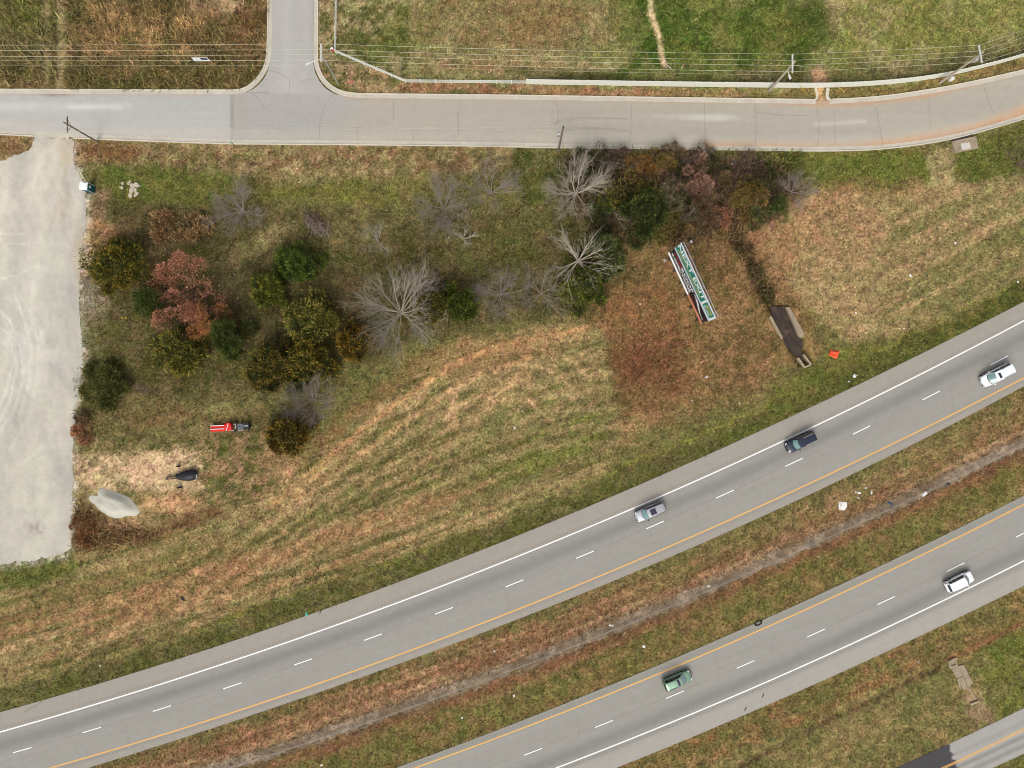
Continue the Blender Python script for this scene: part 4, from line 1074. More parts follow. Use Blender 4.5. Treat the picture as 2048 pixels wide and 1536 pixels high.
cedar(542, 728, 46 * m, 5.8, 'dark cedar at the lower left of the grove', 18, (alb(34, 42, 16), alb(66, 66, 22), alb(138, 106, 40)), 9000, lobes=22)
cedar(618, 722, 44 * m, 6.2, 'gold flecked cedar right against the dark lower left one', 19, (alb(34, 42, 16), alb(74, 74, 24), alb(168, 130, 46)), 9000, lobes=22)
cedar(712, 692, 38 * m, 4.6, 'rust gold cedar under the big bare tree', 20, (alb(46, 48, 18), alb(100, 84, 26), alb(170, 118, 40)), 7000)
cedar(592, 772, 22 * m, 3.0, 'small yellow green cedar by the purple grey bare tree', 21, (G0, alb(96, 100, 30), alb(130, 126, 44)), 3500, lobes=10)
cedar(575, 872, 40 * m, 5.0, 'brown gold cedar standing lowest on the slope', 22, (alb(48, 46, 18), alb(94, 78, 26), alb(156, 114, 40)), 8000, lobes=20)
cedar(868, 618, 36 * m, 5.0, 'gold olive cedar right of the big bare tree', 23, (G0, alb(86, 82, 26), alb(156, 122, 46)), 7000)
cedar(918, 602, 36 * m, 4.6, 'dark green cedar right against the gold olive one', 24, (alb(36, 48, 14), alb(70, 80, 20), alb(104, 98, 28)), 7000)
cedar(205, 772, 44 * m, 2.6, 'low spreading green cedar bush by the lot edge', 25, (alb(58, 58, 28), alb(94, 92, 42), alb(124, 110, 56)), 6500, name='cedar_bush', cone=.3)
cedar(1168, 572, 44 * m, 6.0, 'green cedar below the dark limbed dead tree', 26, (alb(40, 48, 18), alb(78, 82, 26), alb(130, 122, 42)), 9000, lobes=22)
cedar(1208, 512, 40 * m, 5.6, 'grey green cedar right of the dark limbed dead tree', 27, (alb(42, 48, 22), alb(82, 86, 40), alb(122, 118, 62)), 8000, lobes=20)

# bare trees
GT = 'leafless trees among the cedars'
bare_tree(492, 424, 5.4, 3.6, M['bark_grey'], 'grey twiggy bare tree below the green bank at the left', 31, 15, (0, 9, 7, 4), thick=.8)
bare_tree(890, 418, 5.2, 3.8, M['bark_grey'], 'purple grey bare tree left of the other upper bare one', 32, 15, (0, 9, 7, 4), thick=.8)
bare_tree(983, 388, 4.8, 4.0, M['bark_grey'], 'rosy grey bare tree with long low limbs by the upper belt', 33, 12, (0, 8, 6, 4), up=.4, thick=.85)
bare_tree(806, 628, 8.2, 6.2, M['bark_pale'], 'largest pale bare tree in the middle of the grove', 34, 18, (0, 11, 6, 3), trunk_h=.3, up=.45, thick=.85)
bare_tree(856, 578, 3.6, 2.4, M['bark_grey'], 'small grey bare tree between the largest bare tree and the cedars', 35, 8, (0, 6, 5, 3))
bare_tree(1150, 392, 6.6, 4.6, M['bark_white'], 'bleached silvery bare tree beside the thicket', 36, 16, (0, 9, 6, 4), thick=.95, up=.5)
bare_tree(1152, 528, 9.0, 5.0, M['bark_white'], 'dead tree with bare dark centred limbs over the cedars', 37, 20, (0, 6, 4, 2), depth=3, thick=.75, up=.35, trunk_h=.52)
bare_tree(927, 478, 2.6, 2.0, M['bark_white'], 'short broken bleached snag in the open grass', 38, 8, (0, 7, 5, 2), depth=3, thick=1.4, name='broken_snag')
bare_tree(757, 482, 3.4, 2.8, M['bark_pale'], 'thin sparse bare tree in the olive grass', 39, 9, (0, 6, 5, 3), depth=4, thick=.9)
bare_tree(1000, 592, 4.6, 3.6, M['bark_grey'], 'hazy grey bare tree at the edge of the mown slope', 40, 15, (0, 9, 7, 4), thick=.8)
bare_tree(1082, 588, 4.6, 3.6, M['bark_grey'], 'reddish grey bare tree left of the dark limbed dead one', 41, 11, (0, 8, 6, 4), thick=.8)
bare_tree(630, 797, 4.8, 3.8, M['bark_grey'], 'dense purple grey bare tree lowest of the bare trees', 42, 14, (0, 9, 7, 4), thick=.85)
bare_tree(897, 452, 2.2, 1.9, M['bark_grey'], 'low bare sapling just above the broken snag', 43, 7, (0, 6, 5, 3))
bare_tree(291, 782, 1.8, 1.4, M['bark_brown'], 'small dark red bare shrub by the cedar bush', 44, 9, (0, 7, 5, 2), depth=3, name='bare_shrub', trunk_h=.05, cat='shrub', group=None)

# red leaved oak
def leafy(px, py, rad, h, label, seed, cols, n, bark, name='oak_tree', group=None, cat='tree', lobes=14, flat=.7, cone=.3, lnr=(.18, .36)):
    k = (H - h * .55) / H
    bx, by = 1024 + (px - 1024) * k, 768 + (py - 768) * k
    t = put_tree(name, bx, by, label, cat, group)
    rd = random.Random(seed)
    sg = skeleton(rd, h * .95, rad * .9, 8, (0, 5, 4), 3, .2, .6)
    V, F = tubes([tuple(s[0]) for s in sg], [tuple(s[1]) for s in sg], [s[2] for s in sg], [s[3] for s in sg], 3)
    link('trunk', np_mesh('trunk', V, F), bark, t)
    crown(t, rad * 1.15, h, n, [np.asarray(c) * (1.3, 1.45, 1.6)[i] for i, c in enumerate(cols)], seed, .35, lobes, cone, lnr, flat)
    return t
RD = (alb(112, 72, 52), alb(162, 102, 78), alb(198, 142, 114))
leafy(372, 572, 62 * m, 6.6, 'oak with rust red leaves in the left of the grove', 51, RD, 7000, M['bark_dark'], lobes=16)
leafy(352, 626, 44 * m, 5.2, 'smaller pink rust oak below the large rust red one', 52, RD, 3400, M['bark_dark'], lobes=10)
leafy(412, 636, 40 * m, 4.8, 'orange brown leaved oak right of the pink rust one', 53, (alb(104, 78, 38), alb(160, 104, 60), alb(190, 130, 80)), 3200, M['bark_dark'], lobes=10)

# thicket by the road
TH = 'shrubs and small trees of the thicket by the road'
def shrub(px, py, r, h, cols, label, seed, n=None, twig=None, name='thicket_shrub', lobes=12, lnr=(.15, .36)):
    return leafy(px, py, r * m * 1.22, h, label, seed, cols, int(1.35 * (n or int(95 * r))), twig or M['bark_brown'], name, TH, 'shrub', lobes, .8, .35, lnr)
OR = (alb(80, 62, 30), alb(132, 92, 46), alb(166, 122, 62)); OL = (alb(58, 54, 24), alb(108, 94, 42), alb(150, 124, 60))
DG = (alb(24, 32, 14), alb(50, 58, 24), alb(88, 84, 40)); PK = (alb(98, 72, 56), alb(146, 108, 86), alb(184, 146, 122)); GRY = (alb(74, 70, 48), alb(112, 106, 74), alb(150, 140, 106))
YD = (alb(34, 34, 16), alb(74, 68, 28), alb(178, 160, 72)); BR = (alb(66, 52, 36), alb(106, 82, 58), alb(142, 112, 80)); GN = (alb(36, 48, 18), alb(66, 82, 32), alb(104, 112, 52)); PU = (alb(58, 46, 38), alb(92, 74, 60), alb(130, 108, 90))
bare_tree(1182, 322, 3.2, 2.4, M['bark_grey'], 'grey bare shrub between kerb and bleached tree', 61, 9, (0, 7, 5, 3), depth=3, name='bare_shrub', trunk_h=.1, group=TH, cat='shrub')
shrub(1160, 330, 26, 2.4, DG, 'dark green shrub behind the bleached bare tree', 62)
shrub(1205, 322, 26, 2.2, DG, 'dark green shrub against the kerb at the left end of the thicket', 81)
shrub(1238, 330, 30, 2.8, PU, 'purple brown shrub near the kerb at the left of the thicket', 63)
shrub(1278, 338, 26, 3.4, OR, 'orange leaved shrub in the upper thicket', 64, 2600)
shrub(1322, 334, 26, 3.0, OL, 'olive shrub between the orange and the pink one', 65)
shrub(1372, 345, 40, 3.4, PK, 'broad pink grey shrub in the upper thicket', 66, 3600)
shrub(1398, 372, 26, 3.2, PK, 'smaller pink shrub right below the broad pink one', 67, 2200)
shrub(1240, 372, 36, 4.2, YD, 'dark shrub dotted with yellow leaves in the left thicket', 68, 3600)
shrub(1302, 372, 26, 3.8, YD, 'yellow dotted shrub right of the larger yellow dotted one', 69, 2600)
cedar(1288, 432, 54 * m, 6.5, 'tall dark green cedar in the left thicket', 70, (alb(28, 36, 14), alb(56, 62, 24), alb(96, 94, 38)), 11000, group=TH, lobes=24)
shrub(1212, 405, 28, 3.0, GN, 'fresh green shrub left of the tall dark cedar', 71, 3200)
shrub(1335, 402, 34, 3.6, GRY, 'grey green shrub right of the tall dark cedar', 72, 3600)
shrub(1352, 350, 24, 3.0, DG, 'dark shrub wedged in front of the broad pink one', 82)
shrub(1362, 390, 26, 3.2, DG, 'dark shrub between the grey green and brown ones', 73)
shrub(1412, 400, 36, 3.6, BR, 'brown shrub in the middle of the thicket', 74, 3800)
shrub(1432, 345, 28, 2.6, DG, 'dark shrub just below the concrete flume', 83, 2600)
shrub(1450, 372, 24, 2.8, BR, 'dark brown shrub right of the smaller pink one', 84, 2400)
shrub(1480, 378, 34, 3.6, OL, 'olive brown shrub in the right thicket', 75, 3600)
shrub(1500, 402, 28, 3.4, (alb(84, 70, 34), alb(134, 108, 56), alb(168, 134, 76)), 'tan olive shrub just right of and below the olive brown one', 76, 3000)
shrub(1450, 432, 19, 2.8, (alb(104, 66, 46), alb(156, 104, 76), alb(186, 138, 106)), 'small orange red shrub at the lower edge of the thicket', 77, 2000)
shrub(1418, 438, 20, 2.4, BR, 'brown pink shrub left of the small orange red one', 78, 1800)
shrub(1536, 425, 30, 2.8, GN, 'bright green shrub at the right end of the thicket', 79, 3400)
shrub(1535, 375, 26, 2.8, DG, 'dark green shrub above the bright green end shrub', 85, 2400)
shrub(1340, 448, 26, 3.0, OL, 'olive shrub at the foot of the tall dark cedar', 86, 2400)
shrub(1385, 440, 22, 2.4, GRY, 'greyish shrub beside the pale plank', 87, 1900)
shrub(1370, 470, 22, 1.8, (alb(104, 82, 48), alb(150, 120, 76), alb(186, 154, 104)), 'tan weedy shrub right above the billboard', 88, 1700)
shrub(1490, 330, 26, 2.0, PU, 'low purple brown shrub by the white bag', 89, 2000)
shrub(1468, 350, 20, 1.8, BR, 'low brown shrub left of the low purple one', 90, 1500)
bare_tree(1582, 385, 3.0, 3.0, M['bark_grey'], 'purple grey bare shrub right of the thicket', 80, 12, (0, 8, 6, 3), name='bare_shrub', trunk_h=.08, group=TH, cat='shrub')
bare_tree(1238, 440, 3.4, 1.8, M['bark_pale'], 'pale bare sapling left of the tall dark cedar', 91, 7, (0, 5, 4, 2), depth=3, name='bare_sapling', group=TH)
bare_tree(2036, 330, 2.6, 3.4, M['bark_brown'], 'brown bare shrub at the right edge below the bend', 92, 12, (0, 8, 6, 3), name='bare_shrub', trunk_h=.06, cat='shrub', group=None)
shrub(1206, 362, 26, 2.6, DG, 'dark shrub added as shade close to the right of the bleached tree', 101)  # this and the next two shrubs are added to darken the thicket like shade
shrub(1262, 402, 24, 3.0, DG, 'dark shrub added as shade just above the tall dark cedar', 102, 2200)
shrub(1204, 446, 24, 2.2, DG, 'dark low shrub added as shade between bleached tree and dead tree', 103, 2000)
shrub(1322, 462, 22, 2.2, YD, 'yellow dotted low shrub above and left of the billboard', 104, 1800)
shrub(1400, 318, 24, 1.8, PU, 'low purple shrub left of the concrete flume', 105, 1900)
shrub(1340, 312, 22, 1.8, BR, 'low brown shrub against the kerb above the broad pink one', 106, 1700)
# dry weeds
def weeds(px, py, r, h, cols, label, seed, n, name='dry_weeds'):
    t = put_tree(name, px, py, label, 'weeds', 'clumps of dry brown weeds')
    st = MB(); rd = random.Random(seed)
    for i in range(26):
        a = rd.uniform(0, 6.28); q = rd.uniform(0, r * m * .8); L = rd.uniform(.2, .6) * h
        st.tube((math.cos(a) * q, math.sin(a) * q, -.1), (math.cos(a) * (q + L), math.sin(a) * (q + L), h * rd.uniform(.5, 1)), .02, .006, 3, False)
    st.build('stalks', M['bark_pale'], t)
    crown(t, r * m, h, n, [np.asarray(c) * 1.6 for c in cols], seed, .05, 16, .2, (.15, .45), .6, 'leaves')
weeds(167, 868, 24, 1.3, (alb(96, 64, 40), alb(170, 116, 80), alb(214, 164, 120)), 'tan brown weed clump at the lot edge above the soil patch', 95, 2600)
weeds(168, 836, 16, 1.0, BR, 'dark brown weed clump just above the tan one', 96, 1300)
weeds(170, 1050, 26, 1.0, (alb(84, 58, 36), alb(136, 94, 58), alb(178, 130, 88)), 'brown weed clump below the gravel pile', 97, 2600)
weeds(166, 1084, 20, 0.8, (alb(84, 58, 36), alb(136, 94, 58), alb(178, 130, 88)), 'brown weed clump at the lower corner of the lot', 98, 1800)
weeds(340, 462, 40, 1.0, (alb(84, 62, 40), alb(134, 102, 66), alb(180, 146, 100)), 'long brown weed clump right of the round gold cedar', 99, 3600)
weeds(398, 458, 30, 0.9, (alb(90, 70, 44), alb(146, 116, 74), alb(188, 154, 106)), 'straw brown weed clump right of the long one', 100, 2400)

weeds(1492, 500, 17, .9, (alb(58, 52, 30), alb(96, 80, 50), alb(150, 124, 86)), 'upper dark weed clump in the gully right of the billboard', 107, 1500)
weeds(1514, 545, 17, .9, (alb(58, 52, 30), alb(92, 80, 48), alb(140, 118, 80)), 'middle dark weed clump in the gully right of the billboard', 108, 1500)
weeds(1536, 592, 17, .9, (alb(54, 54, 28), alb(86, 82, 44), alb(128, 112, 66)), 'lower dark weed clump in the gully just above the channel', 109, 1700)
def undergrowth():
    spots = [(230, 527, 70), (302, 606, 60), (352, 700, 70), (462, 668, 60), (590, 527, 64), (537, 578, 60), (622, 640, 70), (542, 728, 66), (618, 722, 66), (712, 692, 56), (575, 860, 50), (890, 610, 70), (205, 772, 60), (1168, 580, 66), (1208, 512, 60), (372, 600, 90), (440, 640, 60), (680, 610, 70), (480, 600, 70), (330, 470, 60)]
    P = []; Cc = []
    for k, (x, y, r_) in enumerate(spots):
        n = 1500; a = rng.uniform(0, 6.283, n); q = r_ * np.sqrt(rng.uniform(0, 1, n)) * (.75 + .5 * fbm(np.cos(a) * 2 + k, np.sin(a) * 2, 3, k))
        px, py = x + np.cos(a) * q, y + np.sin(a) * q
        ok = fbm(px / S * .7, py / S * .7, 3, 400) > .47
        px, py = px[ok], py[ok]; n = len(px)
        z = height(px, py) + rng.uniform(.02, .45, n)
        P.append(np.stack([(px - 1024) / S, (768 - py) / S, z], 1))
        u = rng.random((n, 1)); c = np.asarray(alb(66, 60, 32)) * u + np.asarray(alb(108, 94, 52)) * (1 - u)
        Cc.append(c * rng.uniform(.6, 1.5, (n, 1)))
    P = np.concatenate(P); Cc = np.concatenate(Cc); n = len(P)
    d = rng.normal(size=(n, 3)); d[:, 2] = np.abs(d[:, 2]) * .5; d /= np.linalg.norm(d, axis=1)[:, None]
    V = leaves(P, d, rng.uniform(.15, .42, n), rng.uniform(.03, .08, n))
    tag(link('undergrowth', np_mesh('undergrowth', V, np.arange(n * 3).reshape(-1, 3), np.repeat(Cc, 3, 0)), M['leaf']), 'low scrub and leaf litter under the grove', 'undergrowth', None, 'stuff')
undergrowth()
# brush pile
t = put_tree('brush_pile', 634, 448, 'heap of cut brown branches in the grass', 'brush pile')
rd = random.Random(5); mb = MB(); mc = MB()
for i in range(240):
    a = rd.gauss(2.2, .6); c = Vector((rd.gauss(0, .9), rd.gauss(-.1, .7), rd.uniform(0, .7)))
    c = Matrix.Rotation(-.7, 3, 'Z') @ Vector((c.x * 1.3, c.y * .8, c.z)); L = rd.uniform(.3, 1.1)
    d = Vector((math.cos(a), math.sin(a), rd.gauss(0, .2))) * L
    (mb if i % 3 else mc).tube(c - d, c + d, rd.uniform(.012, .04), .008, 4, False)
mb.build('branch_heap', M['bark_brown'], t); mc.build('pale_branches', M['bark_pale'], t)
crown(t, 1.9, .7, 900, (alb(70, 52, 40), alb(112, 86, 66), alb(170, 140, 100)), 8, .0, 12, .1, (.15, .4), .4, 'dead_leaves')

# ------------------------------------------------------------------ vehicles (x forward, foot of the car at the origin)
def car(px, py, ang, label, cat, paint_m, glass, L=4.9, W=1.92, Hh=1.70, hood=.27, ws=.43, roof_end=.955, rear=.99, belt=1.02, hood_z=1.06, name='suv',
        sunroof=None, rails=None, trim='black_trim', lamps=True, rear_glass='glass_dark', side='glass_dark', group='vehicles driving on the highway', lamp_m='lamp_clear', roof_w=.66):
    p = at(px, py, .7)
    t = thing(name, (p.x, p.y, .022), R(ang), label, cat, group)
    hw = W / 2; xf = L / 2; X = lambda u: xf - u * L     # u: 0 at the nose, 1 at the tail
    st = [(0, .70, .50, .34), (.015, .80, .72, .28), (.05, .90, .86, .24), (.12, .97, .95, .22), (hood, 1.0, hood_z, .22), (ws, 1.0, belt + .02, .22), (.6, 1.0, belt + .03, .22), (.8, .99, belt + .03, .24), (.93, .955, belt + .02, .28), (.98, .90, belt - .04, .30), (.997, .84, .74, .36), (1, .78, .58, .42)]
    V = []; F = []
    for u, k, zt, zb in st:
        w = hw * k; x = X(u)
        bow = .10 * (1 if u < .05 else 0)
        ring = [(0, zb), (.82 * w, zb), (.97 * w, zb + .10), (w, zb + .45 * (zt - zb)), (.975 * w, zt - .14 * (zt - zb) - .02), (.86 * w, zt - .02), (.45 * w, zt + .012), (0, zt + .02)]
        full = ring + [(-y, z) for y, z in ring[-2:0:-1]]
        for y, z in full:
            V.append((x - bow * (y / hw) ** 2 * 2.2 + (bow * (y / hw) ** 2 * .3), y, z))
    n = 14
    for i in range(len(st) - 1):
        for j in range(n): F.append((i * n + j, i * n + (j + 1) % n, (i + 1) * n + (j + 1) % n, (i + 1) * n + j))
    F += [tuple(range(n)), tuple(range((len(st) - 1) * n, len(st) * n))[::-1]]
    mb = MB(); mb.add(V, F); body = mb.build('body', paint_m, t, True, 1)
    # cabin: rows across from the cowl over the roof to the tail
    us = np.linspace(-1, 1, 9)
    rows = [(hood + .01, belt - .02, .90, .30, 0), (ws, Hh - .05, roof_w + .02, .14, .03), (ws + .05, Hh - .015, roof_w + .015, .05, .03), (.65, Hh, roof_w + .01, 0, .035), (roof_end - .06, Hh - .04, roof_w - .02, -.03, .03), (roof_end, Hh - .10, roof_w - .04, -.05, .03), (rear, belt, .86, -.10, 0)]
    def pt(r, u, off=0):
        uu, z, k, bow, cr = r
        return Vector((X(uu) + bow * (1 - u * u), u * hw * k, z + cr * (1 - u * u) + off))
    V = [pt(r, u) for r in rows for u in us]; F = []; n = len(us)
    for i in range(len(rows) - 1):
        for j in range(n - 1): F.append((i * n + j, i * n + j + 1, (i + 1) * n + j + 1, (i + 1) * n + j))
    for j, s in ((0, 1), (n - 1, -1)):
        loop = [i * n + j for i in range(len(rows))]
        F.append(tuple(loop[::s]))
    mb = MB(); mb.add(V, F); cab = mb.build('cabin', paint_m, t, False)
    def patch(nm, a, b, u0, u1, t0, t1, m_, k=7, off=.014):
        vs = []; uu = np.linspace(u0, u1, k)
        for s_ in (t0, (t0 + t1) / 2, t1):
            for u in uu: vs.append(pt(a, u).lerp(pt(b, u), s_))
        nrm = (vs[k * 2 + k // 2] - vs[k // 2]).cross(vs[k // 2 + 1] - vs[k // 2]).normalized()
        if nrm.z < 0: nrm = -nrm
        vs = [v + nrm * off for v in vs]
        fs = [(i * k + j, i * k + j + 1, (i + 1) * k + j + 1, (i + 1) * k + j) for i in range(2) for j in range(k - 1)]
        q = MB(); q.add(vs, fs); return q.build(nm, m_, t, True)
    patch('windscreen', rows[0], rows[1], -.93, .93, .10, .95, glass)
    patch('cowl', rows[0], rows[1], -.95, .95, .0, .09, M['black_trim'], off=.016)
    patch('rear_window', rows[5], rows[6], -.88, .88, .06, .72, M[rear_glass])
    for s_ in (-1, 1):
        A, B = pt(rows[0], s_), pt(rows[6], s_)
        def sp(u, tt):     # a point on the cabin side, u along, tt from belt to roof edge
            xb = Vector((X(u), s_ * hw * .895, belt - .01)); zr = np.interp(u, [ws, ws + .05, .65, roof_end - .06, roof_end], [Hh - .05, Hh - .015, Hh, Hh - .04, Hh - .10])
            kr = np.interp(u, [ws, .65, roof_end], [roof_w + .02, roof_w + .01, roof_w - .04])
            xt = Vector((X(u), s_ * hw * kr, zr))
            return xb.lerp(xt, tt) + Vector((0, s_ * .022, .012))
        a0 = hood + .055
        segs_ = [(a0, ws + .005, .600), (.615, .615, .775), (.79, .79, roof_end - .02)]
        for ub, ut, ue in segs_:
            q = MB(); q.add([sp(ub, .06), sp(ue, .06), sp(ue, .86), sp(max(ub, ut), .86)], [(0, 1, 2, 3)]); q.build('side_window', M[side], t)
        mr = MB(); mr.box((X(hood + .085), s_ * (hw + .10), belt + .03), (.16, .22, .15)); mr.build('mirror', paint_m if trim != 'black_mirror' else M['black_trim'], t, False, 0, .03)
        if lamps:
            q = MB(); c = [(X(.010), .50), (X(.022), .74), (X(.075), .875), (X(.085), .80), (X(.04), .56)]
            q.prism([(x - .05, s_ * y * hw) for x, y in c], .62, .845); q.build('headlight', M[lamp_m], t, False, 0, .012)
            q = MB(); q.prism([(X(.955), s_ * .80 * hw), (X(.955), s_ * .93 * hw), (X(.995), s_ * .87 * hw), (X(1.0), s_ * .70 * hw)], .78, .985); q.build('tail_light', M['lamp_red'], t, False, 0, .01)
        for u in (.175, .80):
            w = empty('wheel', (X(u), s_ * (hw - .11), .345)); w.parent = t
            q = MB(); q.lathe([(.20, -.12), (.33, -.12), (.355, -.07), (.355, .07), (.33, .12), (.20, .12)], 20, (0, 0, 0), 'Y'); q.build('tyre', M['tyre'], w, True)
            q = MB(); q.lathe([(.05, s_ * .09), (.19, s_ * .125), (.225, s_ * .135)], 14, (0, 0, 0), 'Y')
            q.build('rim', M['rim'], w, True)
            q = MB(); ar = []
            for rr in (.37, .46):
                for i in range(13):
                    a = math.pi * i / 12; ar.append((X(u) + math.cos(a) * rr, s_ * (hw + .006), .33 + math.sin(a) * rr))
            q.add(ar, [(i, i + 1, 14 + i, 13 + i) for i in range(12)]); q.build('wheel_arch', M['black_trim'], t)
        q = MB(); q.box((X(.49), s_ * (hw - .02), .33), (L * .48, .10, .12)); q.build('sill', M['black_trim'], t, False, 0, .02)
    q = MB(); q.box((X(.012), 0, .50), (.08, W * .62, .22)); q.build('grille', M['black_trim'], t, False, 0, .02)
    q = MB(); q.box((X(.992), 0, .46), (.10, W * .74, .20)); q.build('rear_bumper', M['black_trim'], t, False, 0, .03)
    q = MB(); q.box((X(1.0) - .01, 0, .78), (.02, .32, .16)); q.build('number_plate', M['white_paint'], t)
    if sunroof:
        u0, u1, k = sunroof
        vs = []; uu = np.linspace(-k, k, 5)
        for u_ in (u0, (u0 + u1) / 2, u1):
            for y in uu:
                z = np.interp(u_, [ws, ws + .05, .65, roof_end - .06], [Hh - .05, Hh - .015, Hh, Hh - .04]) + .035 * (1 - y * y) + .016
                vs.append((X(u_) + .05 * (1 - y * y), y * hw * roof_w, z))
        q = MB(); q.add(vs, [(i * 5 + j, i * 5 + j + 1, (i + 1) * 5 + j + 1, (i + 1) * 5 + j) for i in range(2) for j in range(4)]); q.build('sunroof', M['sunroof'], t)
    if rails:
        for s_ in (-1, 1):
            q = MB(); y = s_ * hw * (roof_w - .035)
            q.tube((X(rails[0]), y, Hh + .07), (X(rails[1]), y, Hh + .045), .03, .03, 6)
            q.tube((X(rails[0] + .01), y, Hh - .04), (X(rails[0] + .01), y, Hh + .07), .025, .025, 6); q.tube((X(rails[1] - .01), y, Hh - .06), (X(rails[1] - .01), y, Hh + .05), .025, .025, 6)
            q.build('roof_rail', M[rails[2]], t)
    return t
ang1 = lambda x, f: math.degrees(math.atan2(-(float(f(x + 30)) - float(f(x - 30))), 60))
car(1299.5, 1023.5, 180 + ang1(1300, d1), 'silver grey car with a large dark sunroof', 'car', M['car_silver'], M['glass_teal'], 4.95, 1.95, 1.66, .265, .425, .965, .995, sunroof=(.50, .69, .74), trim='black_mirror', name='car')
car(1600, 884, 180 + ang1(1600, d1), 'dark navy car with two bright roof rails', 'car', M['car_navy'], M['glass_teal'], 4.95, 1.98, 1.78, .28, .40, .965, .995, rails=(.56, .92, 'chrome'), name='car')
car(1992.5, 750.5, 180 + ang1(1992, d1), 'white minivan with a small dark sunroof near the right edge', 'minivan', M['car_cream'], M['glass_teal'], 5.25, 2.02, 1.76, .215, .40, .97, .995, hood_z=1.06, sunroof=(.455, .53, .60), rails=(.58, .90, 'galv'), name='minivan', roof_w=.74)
car(1919, 1163, ang1(1919, d2), 'bright white car beside the white edge line', 'car', M['car_white'], M['glass_grey'], 4.75, 1.90, 1.60, .25, .38, .90, .975, belt=.98, name='car', roof_w=.70)
car(1355, 1360.5, ang1(1355, d2), 'pale green car with a dark band across its roof', 'car', M['car_green'], M['glass_grey'], 4.75, 1.90, 1.66, .265, .40, .93, .99, sunroof=(.47, .555, .92), rails=(.57, .90, 'black_trim'), name='car', lamp_m='lamp_clear')

# ------------------------------------------------------------------ white vinyl fence
FB = [(676.5, -140), (672.5, 106), (812, 165.5), (1053, 168)]
def along(pts, step):
    p = toworld(pts)[:, :2]; seg = np.hypot(*np.diff(p, axis=0).T); cum = np.r_[0, np.cumsum(seg)]
    n = max(1, round(cum[-1] / step)); s = np.linspace(0, cum[-1], n + 1)
    return np.stack([np.interp(s, cum, p[:, 0]), np.interp(s, cum, p[:, 1])], 1)
vf = thing('rail_fence', (*toworld([FB[1]])[0][:2], -.05), 0, 'white vinyl rail fence turning the street corner', 'fence')
o_ = np.array(vf.location)
prev = None
for seg in (FB[0:2], FB[1:3], FB[2:4]):
    P = along(seg, 2.44)
    for i, q in enumerate(P):
        loc = Vector((q[0] - o_[0], q[1] - o_[1], 0))
        if not (i == 0 and prev is not None):
            b = MB(); b.box((loc.x, loc.y, .65), (.14, .14, 1.5)); b.box((loc.x, loc.y, 1.42), (.17, .17, .05), None, .6); b.build('post', M['vinyl'], vf)
        if i:
            l0 = Vector((P[i - 1][0] - o_[0], P[i - 1][1] - o_[1], 0))
            for z in (.40, .80, 1.20):
                b = MB(); b.bar(l0 + Vector((0, 0, z)), loc + Vector((0, 0, z)), .05, .15); b.build('rail', M['vinyl'], vf)
    prev = True
priv = smooth_line([(1053, 168), (1300, 172), (1537, 174.8), (1640, 175.5), (1720, 172.5), (1800, 166.5), (1884, 155), (1994, 128.5), (2048, 112.5), (2160, 72), (2330, 4)], 2)
pf = thing('privacy_fence', (*toworld([priv[0]])[0][:2], -.05), 0, 'solid white vinyl privacy fence following the bend', 'fence')
o_ = np.array(pf.location); P = along(priv, 2.44)
for i, q in enumerate(P):
    loc = Vector((q[0] - o_[0], q[1] - o_[1], 0))
    b = MB(); b.box((loc.x, loc.y, .90), (.13, .13, 2.0)); b.box((loc.x, loc.y, 1.93), (.17, .17, .06), None, .5); b.build('post', M['vinyl'], pf)
    if i:
        l0 = Vector((P[i - 1][0] - o_[0], P[i - 1][1] - o_[1], 0)); d = (loc - l0).normalized()
        b = MB(); b.bar(l0 + d * .07 + Vector((0, 0, .96)), loc - d * .07 + Vector((0, 0, .96)), .04, 1.60); b.build('panel', M['vinyl'], pf)
        for z in (.12, 1.80):
            b = MB(); b.bar(l0 + d * .06 + Vector((0, 0, z)), loc - d * .06 + Vector((0, 0, z)), .07, .12); b.build('rail', M['vinyl'], pf)

